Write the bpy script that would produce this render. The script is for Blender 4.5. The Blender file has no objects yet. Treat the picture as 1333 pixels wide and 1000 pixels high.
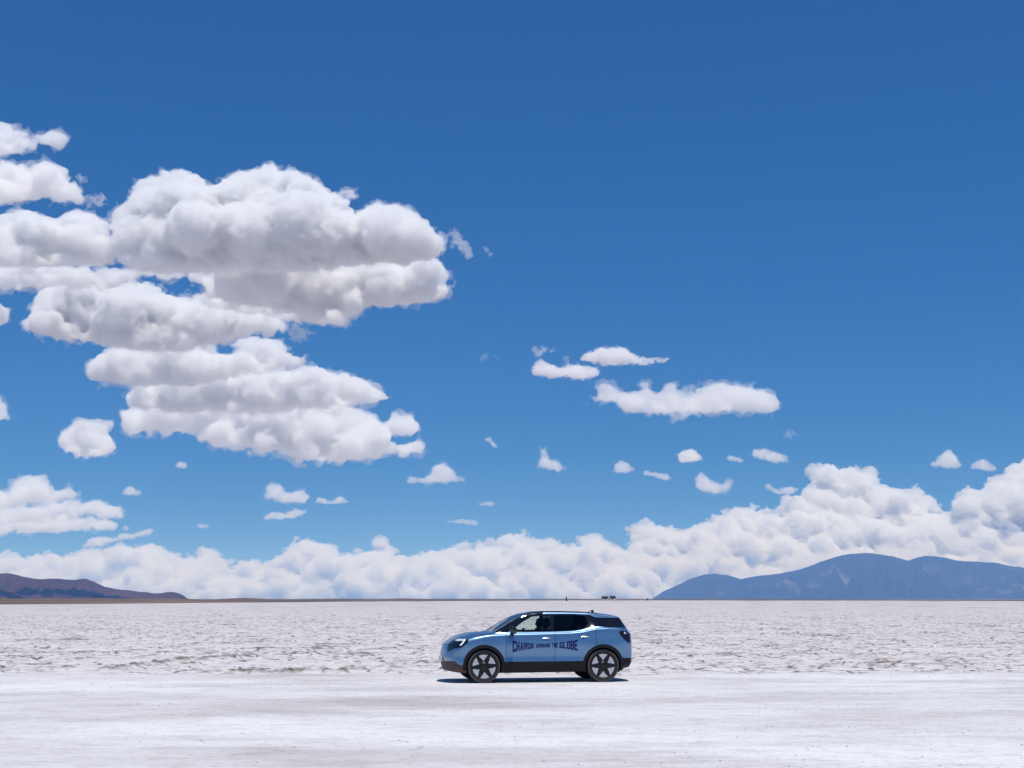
import bpy, bmesh, math, random
import numpy as np
from mathutils import Vector, Matrix

# ---------------------------------------------------------------- camera, world, sun
sc = bpy.context.scene
C = sc.collection
R = math.radians
FPX, CAM_H, PX0, PY0, HORIZON = 1851.0, 1.88, 666.5, 500.0, 780.0
PITCH = math.atan((HORIZON - PY0) / FPX)
cam = bpy.data.objects.new('camera', bpy.data.cameras.new('camera'))
C.objects.link(cam)
cam.data.sensor_width = 36.0
cam.data.lens = 36.0 * FPX / 1333.0
cam.data.clip_start = 0.1
cam.data.clip_end = 300000.0
cam.location = (0, 0, CAM_H)
cam.rotation_euler = (math.pi / 2 + PITCH, 0, 0)
sc.camera = cam

SUN_DIR = Vector((0.13, -0.28, 1.0)).normalized()
SUN_EL = math.asin(SUN_DIR.z)
SUN_AZ = math.atan2(SUN_DIR.x, SUN_DIR.y)
world = bpy.data.worlds.new('World')
sc.world = world
world.use_nodes = True
wn = world.node_tree
bg = wn.nodes['Background']
sky = wn.nodes.new('ShaderNodeTexSky')
sky.sky_type = 'NISHITA'
sky.sun_disc = False
sky.sun_elevation = SUN_EL
sky.sun_rotation = SUN_AZ
sky.altitude = 3400.0
sky.air_density = 1.0
sky.dust_density = 0.0
sky.ozone_density = 6.0
tint = wn.nodes.new('ShaderNodeMixRGB')          # one even tint over the whole dome: the thin, dry air of the high plateau
tint.blend_type = 'MULTIPLY'
tint.inputs[0].default_value = 1.0
tint.inputs[2].default_value = (0.28, 0.79, 1.10, 1)
wn.links.new(sky.outputs[0], tint.inputs[1])
# one tone curve for the whole dome: the horizon of the dry plateau is less bright and less cyan than the model's
sep = wn.nodes.new('ShaderNodeSeparateColor'); comb = wn.nodes.new('ShaderNodeCombineColor')
wn.links.new(tint.outputs[0], sep.inputs[0])
for ch, (top, gam, gain) in enumerate(((0.28, 1.15, 1.0), (1.26, 0.75, 1.08), (3.65, 0.62, 1.13))):
    pw = wn.nodes.new('ShaderNodeMath'); pw.operation = 'POWER'; pw.inputs[1].default_value = gam
    ml = wn.nodes.new('ShaderNodeMath'); ml.operation = 'MULTIPLY'; ml.inputs[1].default_value = gain * top ** (1 - gam)
    wn.links.new(sep.outputs[ch], pw.inputs[0]); wn.links.new(pw.outputs[0], ml.inputs[0]); wn.links.new(ml.outputs[0], comb.inputs[ch])
wn.links.new(comb.outputs[0], bg.inputs[0])
bg.inputs[1].default_value = 0.085
sun = bpy.data.objects.new('sun', bpy.data.lights.new('sun', 'SUN'))
C.objects.link(sun)
sun.data.energy = 3.8
sun.data.angle = R(0.53)
sun.data.color = (1.0, 0.965, 0.92)
sun.rotation_euler = SUN_DIR.to_track_quat('Z', 'Y').to_euler()
sc.view_settings.view_transform = 'Standard'
sc.view_settings.look = 'None'
sc.view_settings.exposure = 0.0
sc.view_settings.gamma = 1.0
sc.view_settings.use_curve_mapping = False
cy = sc.cycles
cy.use_denoising = True
cy.max_bounces = 18
cy.volume_bounces = 14
cy.diffuse_bounces = 3
cy.glossy_bounces = 4
cy.transmission_bounces = 8
cy.transparent_max_bounces = 18
cy.sample_clamp_indirect = 6.0

# ---------------------------------------------------------------- helpers
def at(px, py, Y):
    """point at depth Y (metres north of the camera) seen at photograph pixel px,py"""
    rx, up = (px - PX0) / FPX, (PY0 - py) / FPX
    fy = math.cos(PITCH) - up * math.sin(PITCH)
    fz = math.sin(PITCH) + up * math.cos(PITCH)
    s = Y / fy
    return Vector((rx * s, Y, CAM_H + fz * s))

def ground_d(py):
    return CAM_H / math.tan(math.atan((py - PY0) / FPX) - PITCH)

def tag(o, label=None, cat=None, group=None, kind=None):
    if label: o['label'] = label
    if cat: o['category'] = cat
    if group: o['group'] = group
    if kind: o['kind'] = kind
    return o

def np_mesh(name, verts, faces, mat=None, parent=None, smooth=True):
    verts = np.asarray(verts, dtype=np.float32).reshape(-1, 3)
    faces = np.asarray(faces, dtype=np.int32)
    n = faces.shape[1]
    me = bpy.data.meshes.new(name)
    me.vertices.add(len(verts)); me.vertices.foreach_set('co', verts.ravel())
    me.loops.add(faces.size); me.loops.foreach_set('vertex_index', faces.ravel())
    me.polygons.add(len(faces))
    me.polygons.foreach_set('loop_start', np.arange(0, faces.size, n, dtype=np.int32))
    me.polygons.foreach_set('loop_total', np.full(len(faces), n, dtype=np.int32))
    me.update(calc_edges=True)
    me.validate()
    if smooth:
        me.polygons.foreach_set('use_smooth', np.ones(len(me.polygons), dtype=bool))
    if mat: me.materials.append(mat)
    o = bpy.data.objects.new(name, me)
    C.objects.link(o)
    if parent: o.parent = parent
    return o

def empty(name, loc=(0, 0, 0), rz=0.0, parent=None):
    o = bpy.data.objects.new(name, None)
    C.objects.link(o)
    o.location = loc
    o.rotation_euler = (0, 0, rz)
    o.empty_display_size = 0.3
    if parent: o.parent = parent
    return o

def new_mat(name):
    m = bpy.data.materials.new(name)
    m.use_nodes = True
    nt = m.node_tree
    return m, nt, nt.nodes, nt.links, nt.nodes['Principled BSDF']

def simple_mat(name, col, rough=0.5, metal=0.0, coat=0.0, spec=0.5, bump=0.0, bscale=40.0, vary=0.0):
    m, nt, N, L, p = new_mat(name)
    p.inputs['Base Color'].default_value = (*col, 1)
    p.inputs['Roughness'].default_value = rough
    p.inputs['Metallic'].default_value = metal
    p.inputs['Coat Weight'].default_value = coat
    p.inputs['Coat Roughness'].default_value = 0.04
    p.inputs['Specular IOR Level'].default_value = spec
    if vary or bump:
        tc = N.new('ShaderNodeTexCoord')
        nz = N.new('ShaderNodeTexNoise')
        nz.inputs['Scale'].default_value = bscale
        nz.inputs['Detail'].default_value = 4
        L.new(tc.outputs['Object'], nz.inputs['Vector'])
        if vary:
            mx = N.new('ShaderNodeMixRGB')
            mx.inputs[1].default_value = (*[c * (1 - vary) for c in col], 1)
            mx.inputs[2].default_value = (*[min(1, c * (1 + vary)) for c in col], 1)
            L.new(nz.outputs['Fac'], mx.inputs[0])
            L.new(mx.outputs[0], p.inputs['Base Color'])
        if bump:
            b = N.new('ShaderNodeBump')
            b.inputs['Strength'].default_value = bump
            b.inputs['Distance'].default_value = 0.01
            L.new(nz.outputs['Fac'], b.inputs['Height'])
            L.new(b.outputs[0], p.inputs['Normal'])
    return m

# ---- vectorised noise
_rng = np.random.RandomState(7)
_PERM = np.concatenate([_rng.permutation(256)] * 3).astype(np.int32)
_G3 = _rng.normal(size=(256, 3)).astype(np.float32)
_G3 /= np.linalg.norm(_G3, axis=1, keepdims=True)

def perlin(x, y, z):
    xi = np.floor(x); yi = np.floor(y); zi = np.floor(z)
    xf = (x - xi).astype(np.float32); yf = (y - yi).astype(np.float32); zf = (z - zi).astype(np.float32)
    xi = xi.astype(np.int32) & 255; yi = yi.astype(np.int32) & 255; zi = zi.astype(np.int32) & 255
    fade = lambda t: t * t * t * (t * (t * 6 - 15) + 10)
    u, v, w = fade(xf), fade(yf), fade(zf)
    def g(dx, dy, dz):
        h = _PERM[_PERM[_PERM[xi + dx] + yi + dy] + zi + dz] & 255
        G = _G3[h]
        return G[..., 0] * (xf - dx) + G[..., 1] * (yf - dy) + G[..., 2] * (zf - dz)
    lerp = lambda a, b, t: a + (b - a) * t
    x00 = lerp(g(0, 0, 0), g(1, 0, 0), u); x10 = lerp(g(0, 1, 0), g(1, 1, 0), u)
    x01 = lerp(g(0, 0, 1), g(1, 0, 1), u); x11 = lerp(g(0, 1, 1), g(1, 1, 1), u)
    return lerp(lerp(x00, x10, v), lerp(x01, x11, v), w) * 1.5

def perlin2(x, y, z):
    """2-D noise; z is only a seed"""
    x = np.asarray(x, np.float32); y = np.asarray(y, np.float32)
    xi = np.floor(x); yi = np.floor(y)
    xf = x - xi; yf = y - yi
    xi = xi.astype(np.int32) & 255; yi = yi.astype(np.int32) & 255
    sd = int(np.ravel(z)[0] * 37) & 255
    u = xf * xf * xf * (xf * (xf * 6 - 15) + 10); v = yf * yf * yf * (yf * (yf * 6 - 15) + 10)
    def g(dx, dy):
        h = _PERM[_PERM[xi + dx] + yi + dy + sd] & 255
        return _GX[h] * (xf - dx) + _GY[h] * (yf - dy)
    a = g(0, 0); a = a + (g(1, 0) - a) * u
    b = g(0, 1); b = b + (g(1, 1) - b) * u
    return (a + (b - a) * v) * 1.5

_GA = _rng.uniform(0, 2 * math.pi, 256)
_GX = np.cos(_GA).astype(np.float32); _GY = np.sin(_GA).astype(np.float32)

def fbm2(x, y, z, octaves=4, gain=0.5):
    s = 0.0; a = 1.0; tot = 0.0
    z = float(np.ravel(z)[0])
    for i in range(octaves):
        s = s + a * perlin2(x, y, z); tot += a
        a *= gain
        x = x * 2.03 + 11.7; y = y * 2.03 + 5.3; z += 1.37
    return s / tot

def fbm(x, y, z, octaves=4, gain=0.5, billow=False):
    s = 0.0; a = 1.0; tot = 0.0
    for i in range(octaves):
        n = perlin(x, y, z)
        if billow: n = np.abs(n) * 2 - 0.55
        s = s + a * n; tot += a
        a *= gain
        x = x * 2.03 + 11.7; y = y * 2.03 + 5.3; z = z * 2.03 + 31.1
    return s / tot

def smoothstep(a, b, x):
    t = np.clip((x - a) / (b - a), 0, 1)
    return t * t * (3 - 2 * t)

# ---------------------------------------------------------------- salt flat
def edge_depth(x):
    """depth at which the graded track ends and the rough crust starts"""
    return 36.2 + 0.9 * perlin(x * 0.11, x * 0 + 3.3, x * 0 + 0.7) + 0.9 * perlin(x * 0.45, x * 0 + 8.3, x * 0 + 1.7)

def voronoi_edge(x, y, seed=0):
    xi = np.floor(x).astype(np.int32); yi = np.floor(y).astype(np.int32)
    f1 = np.full(x.shape, 9.0, np.float32); f2 = f1.copy(); cid = np.zeros(x.shape, np.int32)
    for dx in (-1, 0, 1):
        for dy in (-1, 0, 1):
            cx, cyy = xi + dx, yi + dy
            h = _PERM[(_PERM[(cx + seed) & 255] + cyy) & 255]
            h2 = _PERM[(h + 91 + seed) & 255]
            d = np.hypot(cx + 0.1 + 0.8 * h / 255.0 - x, cyy + 0.1 + 0.8 * h2 / 255.0 - y)
            f2 = np.minimum(f2, np.maximum(f1, d))
            cid = np.where(d < f1, h2, cid)
            f1 = np.minimum(f1, d)
    return f2 - f1, cid / 255.0

def build_salt():
    rows = [-42000, -20000, -6000, -2000, -600, -200, -60, -20, -5, 2, 6, 9, 11]
    d = 12.0
    while d < 34.0:
        rows.append(d); d += 0.40
    while d < 62.0:
        rows.append(d); d += 0.0022 * d
    while d < 170.0:
        rows.append(d); d += 0.0042 * d
    while d < 900.0:
        rows.append(d); d += 0.02 * d
    while d < 42000.0:
        rows.append(d); d *= 1.12
    rows = np.array(rows + [42000.0])
    inner = np.linspace(-1, 1, 541)
    outer = 1.0 + 0.02 * (1.9 ** np.arange(1, 20) - 1)
    t = np.concatenate([-outer[::-1], inner, outer])
    w = np.maximum(17.0, 0.45 * np.abs(rows))
    X = t[None, :] * w[:, None]
    X = np.clip(X, -42000 , 42000)
    X = np.where(np.abs(X) >= 42000, np.sign(X) * (42000 + np.abs(t)[None, :]), X)
    Y = np.repeat(rows[:, None], len(t), 1)
    # ---- relief
    rough = smoothstep(-0.6, 1.4, Y - edge_depth(X)) * (Y > 20)
    far = 1 - smoothstep(120, 420, np.abs(Y))
    wx = X + 0.5 * perlin2(X * 0.7, Y * 0.7, 2.2); wy = Y + 0.5 * perlin2(X * 0.7, Y * 0.7, 9.2)
    e1, plate = voronoi_edge(wx / 1.7, wy / 1.7, 5)
    e2, _ = voronoi_edge(wx / 5.5, wy / 5.5, 40)
    big = fbm2(X * 0.045, Y * 0.06, 4.0, 3)
    mid = fbm2(X * 0.22, Y * 0.30, 7.0, 3)
    ridge1 = np.exp(-(e1 / 0.075) ** 2) * np.clip(0.35 + 1.6 * (mid + 0.12), 0.15, 1.3)
    ridge2 = np.exp(-(e2 / 0.035) ** 2) * np.clip(0.25 + 2.2 * mid, 0, 1.6)
    crust = fbm2(X * 1.9, Y * 2.6, 1.0, 4)
    fine = perlin2(X * 7.0, Y * 5.0, 3.0)
    h = rough * far * (0.050 * ridge1 + 0.065 * ridge2 + 0.030 * np.abs(crust) + 0.014 * fine + 0.015 * big + 0.030 * (plate - 0.5) * smoothstep(0.0, 0.05, e1))
    # the line of broken, tilted crust left of the car (photograph 150..340 px) and others
    def crust_line(pts, wd, ht):
        best = np.full(X.shape, 99.0)
        for (x0, y0), (x1, y1) in zip(pts[:-1], pts[1:]):
            vx, vy = x1 - x0, y1 - y0
            tt = np.clip(((X - x0) * vx + (Y - y0) * vy) / (vx * vx + vy * vy), 0, 1)
            best = np.minimum(best, np.hypot(X - x0 - tt * vx, (Y - y0 - tt * vy)))
        nz = 0.5 + 0.9 * fbm2(X * 0.9, Y * 0.9, 12.0, 3)
        return np.exp(-((best + 0.35 * crust * wd) / wd) ** 2) * ht * np.clip(nz, 0, 1.3)
    def gp(px, py):
        dd = ground_d(py); return ((px - PX0) / FPX * dd * 1.0, dd)
    lines = [([(95, 872), (160, 871.5), (205, 866), (250, 859.5), (335, 855.5)], 0.30, 0.17),
             ([(335, 855.5), (440, 851), (520, 845)], 0.35, 0.13),
             ([(190, 876), (260, 875.5), (335, 877)], 0.30, 0.09),
             ([(350, 877), (430, 874), (520, 871.5)], 0.35, 0.15),
             ([(870, 871), (940, 873), (1000, 868), (1060, 871.5)], 0.35, 0.12),
             ([(1060, 870), (1140, 869), (1300, 866)], 0.35, 0.10)]
    cl = 0
    for pts, wd, ht in lines:
        cl = cl + crust_line([gp(*p) for p in pts], wd, ht)
    h = h + cl * smoothstep(34, 36.5, Y) * (0.8 + 0.35 * fine)
    # the graded track: ruts and faint blade marks along it
    rut = fbm2(X * 0.05, Y * 1.3, 21.0, 4)
    h = h + (1 - rough) * (0.006 * rut + 0.004 * fbm2(X * 0.5, Y * 1.5, 5, 3)) * (np.abs(Y) < 60)
    # pull the ground flat under the car
    h = h * (1 - np.exp(-(((X - 0.55) / 3.2) ** 6 + ((Y - 33.9) / 1.6) ** 6)))
    # ---- dirty crests of broken crust with ridge shade painted in, and dark streaks
    streak = fbm2(X * 0.10, Y * 0.55, 17.0, 4)
    dd = np.clip(np.abs(Y), 30, 4000)
    farstreak = fbm2(X / dd * 26, np.log(dd) * 60, 3.0, 4, 0.6)
    dirt_shade = np.clip(smoothstep(0.35, 0.8, ridge1) * (0.35 + 1.3 * np.clip(streak + 0.2, 0, 1)) + 0.8 * smoothstep(0.3, 0.7, ridge2), 0, 1) * far
    dirt_shade = dirt_shade + (1 - far) * np.clip(farstreak * 1.9 - 0.12, 0, 1)
    dirt_shade = dirt_shade * (0.62 + 0.38 * smoothstep(-0.2, 0.3, big)) * rough + smoothstep(0.03, 0.10, cl) * np.clip(0.7 + 1.5 * crust + 0.5 * fine, 0, 1)
    V = np.stack([X, Y, h], -1).reshape(-1, 3)
    nr, nc = X.shape
    idx = np.arange(nr * nc).reshape(nr, nc)
    F = np.stack([idx[:-1, :-1], idx[:-1, 1:], idx[1:, 1:], idx[1:, :-1]], -1).reshape(-1, 4)
    o = np_mesh('salt_flat', V, F, salt_mat())
    for nm, arr in (('dirt_shade', dirt_shade), ('rough', rough)):
        a = o.data.attributes.new(nm, 'FLOAT', 'POINT')
        a.data.foreach_set('value', np.clip(arr, 0, 1).astype(np.float32).ravel())
    tag(o, kind='structure')
    return o

def salt_mat():
    m, nt, N, L, p = new_mat('salt')
    geo = N.new('ShaderNodeNewGeometry')
    def noise(scale_vec, detail=5, rough=0.55, off=(0, 0, 0)):
        mp = N.new('ShaderNodeMapping'); mp.inputs['Scale'].default_value = scale_vec
        mp.inputs['Location'].default_value = off
        L.new(geo.outputs['Position'], mp.inputs[0])
        nz = N.new('ShaderNodeTexNoise'); nz.inputs['Scale'].default_value = 1.0
        nz.inputs['Detail'].default_value = detail; nz.inputs['Roughness'].default_value = rough
        L.new(mp.outputs[0], nz.inputs['Vector'])
        return nz.outputs['Fac']
    def ramp(fac, stops):
        r = N.new('ShaderNodeValToRGB')
        els = r.color_ramp.elements
        while len(els) < len(stops): els.new(0.5)
        for e, (pos, col) in zip(els, stops):
            e.position = pos; e.color = (*col, 1)
        L.new(fac, r.inputs[0]); return r.outputs[0]
    def mix(fac, a, b, mode='MIX'):
        x = N.new('ShaderNodeMixRGB'); x.blend_type = mode
        for i, s in enumerate((fac, a, b)):
            if hasattr(s, 'links') or isinstance(s, bpy.types.NodeSocket): L.new(s, x.inputs[i])
            elif i == 0: x.inputs[0].default_value = s
            else: x.inputs[i].default_value = (*s, 1)
        return x.outputs[0]
    dirt_shade = N.new('ShaderNodeAttribute'); dirt_shade.attribute_name = 'dirt_shade'
    rough = N.new('ShaderNodeAttribute'); rough.attribute_name = 'rough'
    # graded track: pale blue-white salt, greyer where it is packed and damp
    band = noise((0.14, 0.32, 1), 6, 0.62)
    fine = noise((1.5, 2.6, 1), 7, 0.7, (3, 7, 0))
    patch = noise((0.045, 0.13, 1), 3, 0.5, (11, 2, 0))
    white = (0.775, 0.76, 0.755)
    track = ramp(band, [(0.34, (0.56, 0.53, 0.515)), (0.47, (0.69, 0.67, 0.66)), (0.56, white), (0.8, (0.795, 0.785, 0.79))])
    track = mix(0.6, track, ramp(fine, [(0.32, (0.70, 0.66, 0.65)), (0.52, (1, 1, 1))]), 'MULTIPLY')
    track = mix(0.45, track, ramp(patch, [(0.38, (0.78, 0.76, 0.76)), (0.58, (1, 1, 1))]), 'MULTIPLY')
    grain = noise((9, 9, 9), 3, 0.7, (1, 3, 0))
    track = mix(0.35, track, ramp(grain, [(0.35, (0.55, 0.52, 0.50)), (0.50, (1, 1, 1))]), 'MULTIPLY')
    # natural crust: warmer white, with brown dust on broken edges
    cn = noise((1.2, 1.8, 1), 6, 0.65, (5, 5, 0))
    crust = ramp(cn, [(0.3, (0.56, 0.52, 0.50)), (0.5, (0.66, 0.622, 0.61)), (0.7, (0.71, 0.68, 0.675))])
    # dusty rims of the salt polygons
    wob = N.new('ShaderNodeVectorMath'); wob.operation = 'ADD'
    wn_ = N.new('ShaderNodeTexNoise'); wn_.inputs['Scale'].default_value = 0.8; wn_.inputs['Detail'].default_value = 4
    L.new(geo.outputs['Position'], wn_.inputs['Vector'])
    L.new(geo.outputs['Position'], wob.inputs[0]); L.new(wn_.outputs['Color'], wob.inputs[1])
    def rims(scale, lo, hi):
        v = N.new('ShaderNodeTexVoronoi'); v.feature = 'DISTANCE_TO_EDGE'; v.voronoi_dimensions = '2D'
        v.inputs['Scale'].default_value = scale
        L.new(wob.outputs[0], v.inputs['Vector'])
        return ramp(v.outputs['Distance'], [(lo, (1, 1, 1)), (hi, (0, 0, 0))])
    some = ramp(noise((0.22, 0.35, 1), 5, 0.6, (9, 4, 0)), [(0.38, (0, 0, 0)), (0.52, (1, 1, 1))])
    some2 = ramp(noise((1.3, 1.3, 1), 4, 0.6, (2, 14, 0)), [(0.45, (0, 0, 0)), (0.58, (1, 1, 1))])
    rim = mix(1.0, mix(1.0, rims(0.75, 0.015, 0.07), some, 'MULTIPLY'), mix(1.0, rims(1.6, 0.015, 0.085), mix(0.5, some2, some, 'MULTIPLY'), 'MULTIPLY'), 'LIGHTEN')
    rim = mix(1.0, rim, rough.outputs['Color'], 'MULTIPLY')
    crust = mix(rim, crust, (0.15, 0.12, 0.105))
    col = mix(rough.outputs['Fac'], track, crust)
    dc = ramp(noise((0.8, 0.8, 1), 3), [(0.35, (0.10, 0.083, 0.072)), (0.65, (0.23, 0.19, 0.165))])
    col = mix(dirt_shade.outputs['Fac'], col, dc)  # brown ridge grime together with the painted ridge shade
    L.new(col, p.inputs['Base Color'])
    p.inputs['Roughness'].default_value = 0.8
    p.inputs['Specular IOR Level'].default_value = 0.25
    b = N.new('ShaderNodeBump'); b.inputs['Strength'].default_value = 0.5; b.inputs['Distance'].default_value = 0.02
    L.new(noise((7, 9, 7), 6, 0.7, (1, 1, 0)), b.inputs['Height'])
    L.new(b.outputs[0], p.inputs['Normal'])
    return m

build_salt()

def build_crumbs():
    """loose salt crumbs left by the grader on the track"""
    rnd = np.random.RandomState(21)
    t = (1 + 5 ** 0.5) / 2
    ico = np.array([(-1, t, 0), (1, t, 0), (-1, -t, 0), (1, -t, 0), (0, -1, t), (0, 1, t), (0, -1, -t), (0, 1, -t), (t, 0, -1), (t, 0, 1), (-t, 0, -1), (-t, 0, 1)]) / 1.9
    fc = np.array([(0, 11, 5), (0, 5, 1), (0, 1, 7), (0, 7, 10), (0, 10, 11), (1, 5, 9), (5, 11, 4), (11, 10, 2), (10, 7, 6), (7, 1, 8), (3, 9, 4), (3, 4, 2), (3, 2, 6), (3, 6, 8), (3, 8, 9), (4, 9, 5), (2, 4, 11), (6, 2, 10), (8, 6, 7), (9, 8, 1)])
    X = rnd.uniform(-15, 15, 9000); Y = rnd.uniform(11.5, 36.0, 9000)
    keep = (fbm2(X * 0.12, Y * 0.8, 2.0, 3) + 0.25 * rnd.uniform(-1, 1, 9000) > 0.16) & (np.abs(X) < 0.48 * Y) & ~((np.abs(X - 0.6) < 2.6) & (np.abs(Y - 33.9) < 1.4))
    X, Y = X[keep], Y[keep]
    s = 0.004 + 0.014 * rnd.uniform(0, 1, len(X)) ** 3
    V = ico[None] * s[:, None, None] * rnd.uniform(0.6, 1.3, (len(X), 12, 1)) * np.array([1.2, 1.2, 0.7])
    V = V + np.stack([X, Y, 0.2 * s + 0.002], -1)[:, None, :]
    F = fc[None] + (np.arange(len(X)) * 12)[:, None, None]
    m = simple_mat('salt_crumb', (0.64, 0.61, 0.60), 0.9, vary=0.25, bscale=3.0)
    tag(np_mesh('salt_crumbs', V.reshape(-1, 3), F.reshape(-1, 3), m, smooth=False), 'loose salt crumbs scattered along the smooth track', 'salt', kind='stuff')

build_crumbs()

# ---------------------------------------------------------------- the brown shore beyond the salt
def build_shore():
    m, nt, N, L, p = new_mat('shore_earth')
    geo = N.new('ShaderNodeNewGeometry')
    mp = N.new('ShaderNodeMapping'); mp.inputs['Scale'].default_value = (0.012, 0.0022, 0.05)
    nz = N.new('ShaderNodeTexNoise'); nz.inputs['Scale'].default_value = 1; nz.inputs['Detail'].default_value = 6
    r = N.new('ShaderNodeValToRGB')
    r.color_ramp.elements[0].position = 0.35; r.color_ramp.elements[0].color = (0.085, 0.058, 0.045, 1)
    r.color_ramp.elements[1].position = 0.75; r.color_ramp.elements[1].color = (0.21, 0.155, 0.12, 1)
    e = r.color_ramp.elements.new(0.83); e.color = (0.45, 0.41, 0.38, 1)
    L.new(geo.outputs['Position'], mp.inputs[0]); L.new(mp.outputs[0], nz.inputs['Vector'])
    L.new(nz.outputs['Fac'], r.inputs[0]); L.new(r.outputs[0], p.inputs['Base Color'])
    p.inputs['Roughness'].default_value = 0.95
    # near edge of the shore, photograph pixels
    pts = [(-900, 788), (-300, 787.5), (0, 787), (120, 786.2), (300, 784.6), (450, 783.4), (600, 782.4), (750, 781.7),
           (850, 781.7), (1000, 781.9), (1160, 782.0), (1333, 782.6), (1700, 783), (2300, 783.5)]
    xs = np.linspace(-900, 2300, 900)
    ye = np.interp(xs, [q[0] for q in pts], [q[1] for q in pts]) + 0.15 * perlin(xs * 0.03, xs * 0, xs * 0 + 2.0)
    d0 = CAM_H * FPX / (ye - HORIZON)
    prof = [(1.0, -0.3), (1.004, 0.10), (1.10, 0.3), (1.35, 0.8), (1.75, 1.6), (2.3, 2.4), (3.2, 3.4), (5, 3.0)]
    V = []
    for k, hh in prof:
        dist = d0 * k
        hscale = np.where(xs < 860, 1.0, 0.25 + 0.75 * np.clip((1160 - xs) / 300, 0, 1))
        z = hh * (0.75 + 0.6 * perlin(xs * 0.02, xs * 0 + k, xs * 0)) * hscale
        V.append(np.stack([(xs - PX0) / FPX * dist, dist, z if k > 1 else z * 0 - 0.3], -1))
    nr, nc = len(prof), len(xs)
    idx = np.arange(nr * nc).reshape(nr, nc)
    F = np.stack([idx[:-1, :-1], idx[:-1, 1:], idx[1:, 1:], idx[1:, :-1]], -1).reshape(-1, 4)
    tag(np_mesh('shore', np.concatenate(V), F, m), kind='structure')

build_shore()

# ---------------------------------------------------------------- mountains
def mountain_mat(name, lo, hi, pale):
    m, nt, N, L, p = new_mat(name)
    geo = N.new('ShaderNodeNewGeometry')
    mp = N.new('ShaderNodeMapping'); mp.inputs['Scale'].default_value = (0.0011, 0.0011, 0.0011)
    nz = N.new('ShaderNodeTexNoise'); nz.inputs['Scale'].default_value = 1; nz.inputs['Detail'].default_value = 7
    r = N.new('ShaderNodeValToRGB')
    r.color_ramp.elements[0].position = 0.35; r.color_ramp.elements[0].color = (*lo, 1)
    r.color_ramp.elements[1].position = 0.62; r.color_ramp.elements[1].color = (*hi, 1)
    e = r.color_ramp.elements.new(0.74); e.color = (*pale, 1)
    L.new(geo.outputs['Position'], mp.inputs[0]); L.new(mp.outputs[0], nz.inputs['Vector'])
    L.new(nz.outputs['Fac'], r.inputs[0]); L.new(r.outputs[0], p.inputs['Base Color'])
    p.inputs['Roughness'].default_value = 1.0
    p.inputs['Specular IOR Level'].default_value = 0.1
    return m

def mountain(name, crest, Y, half_depth, mat, seed, step=1.6, kind='structure'):
    """a ridge whose crest line passes through the given photograph pixels at depth Y"""
    cx = np.array([c[0] for c in crest], float); cyy = np.array([c[1] for c in crest], float)
    xs = np.arange(cx[0], cx[-1], step)
    top = (HORIZON - np.interp(xs, cx, cyy)) / FPX * Y
    top = np.maximum(top, 0)
    top = top + np.clip(top / top.max() * 3, 0, 1) * fbm(xs * 0.06, xs * 0 + seed, xs * 0, 4) * Y * 0.0011
    s = np.linspace(-1, 1, 71)
    Xg = np.repeat(((xs - PX0) / FPX * Y)[None, :], len(s), 0)
    # spurs run down from the crest; their heads wander along it
    S = np.repeat(s[:, None], len(xs), 1)
    k = 1.0 / (Y * 0.030)
    rid = np.abs(fbm(Xg * k + seed, S * 1.3 + seed, Xg * 0 + 3, 4)) * 2.4
    rid2 = np.abs(fbm(Xg * k * 2.6 + seed, S * 3.0 + seed, Xg * 0 + 6, 4)) * 1.6
    fall = 1 - np.abs(S)
    prof = fall ** 1.15
    z = top[None, :] * np.clip(prof - (1 - prof) * prof * (rid * 2.2 + rid2 * 1.1 - 0.5), 0, 1.02)
    Yg = Y + S * half_depth * (0.35 + 0.65 * np.clip(top / top.max(), 0, 1))[None, :]
    V = np.stack([Xg * (Yg / Y), Yg, z - 4.0], -1).reshape(-1, 3)
    nr, nc = Xg.shape
    idx = np.arange(nr * nc).reshape(nr, nc)
    F = np.stack([idx[:-1, :-1], idx[:-1, 1:], idx[1:, 1:], idx[1:, :-1]], -1).reshape(-1, 4)
    o = np_mesh(name, V, F, mat)
    tag(o, kind=kind)
    return o

earth = mountain_mat('mountain_earth', (0.035, 0.019, 0.016), (0.075, 0.040, 0.032), (0.12, 0.072, 0.055))
blue_rock = mountain_mat('mountain_rock', (0.010, 0.013, 0.013), (0.022, 0.025, 0.024), (0.15, 0.12, 0.10))
mountain('left_hills', [(-420, 768), (-330, 752), (-240, 740), (-160, 746), (-90, 742), (-40, 749), (-15, 747), (0, 747), (16, 745.5), (28, 748.5), (45, 752.5), (60, 753.5), (72, 752.5),
         (85, 753), (104, 755), (112, 753.5), (118, 753), (128, 757), (142, 763.5), (165, 767), (185, 769.5), (205, 771.5),
         (216, 771.5), (224, 769.5), (234, 770.5), (243, 774), (250, 779), (262, 784)], 10800, 1800, earth, 3.0)
mountain('left_foothill', [(-300, 779), (-150, 766), (-60, 757), (-20, 758), (0, 761.5), (12, 766), (24, 771), (36, 776), (50, 781)], 9200, 500, earth, 9.0)
mountain('right_mountain', [(842, 786), (849, 778), (862, 769.5), (880, 761.5), (900, 753), (914, 748), (930, 747.5), (945, 749), (962, 754.5), (975, 751),
         (1000, 748.5), (1020, 745.5), (1040, 741.5), (1060, 734), (1080, 727), (1100, 722.5), (1122, 720.5), (1140, 721.5),
         (1160, 725.5), (1178, 730), (1188, 727.5), (1200, 724.5), (1215, 725), (1232, 728), (1250, 731), (1280, 732.5),
         (1300, 735), (1333, 740.5), (1400, 748), (1480, 744), (1560, 752), (1650, 760), (1760, 772), (1850, 786)],
         30000, 5200, blue_rock, 5.0, step=2.2)

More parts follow.
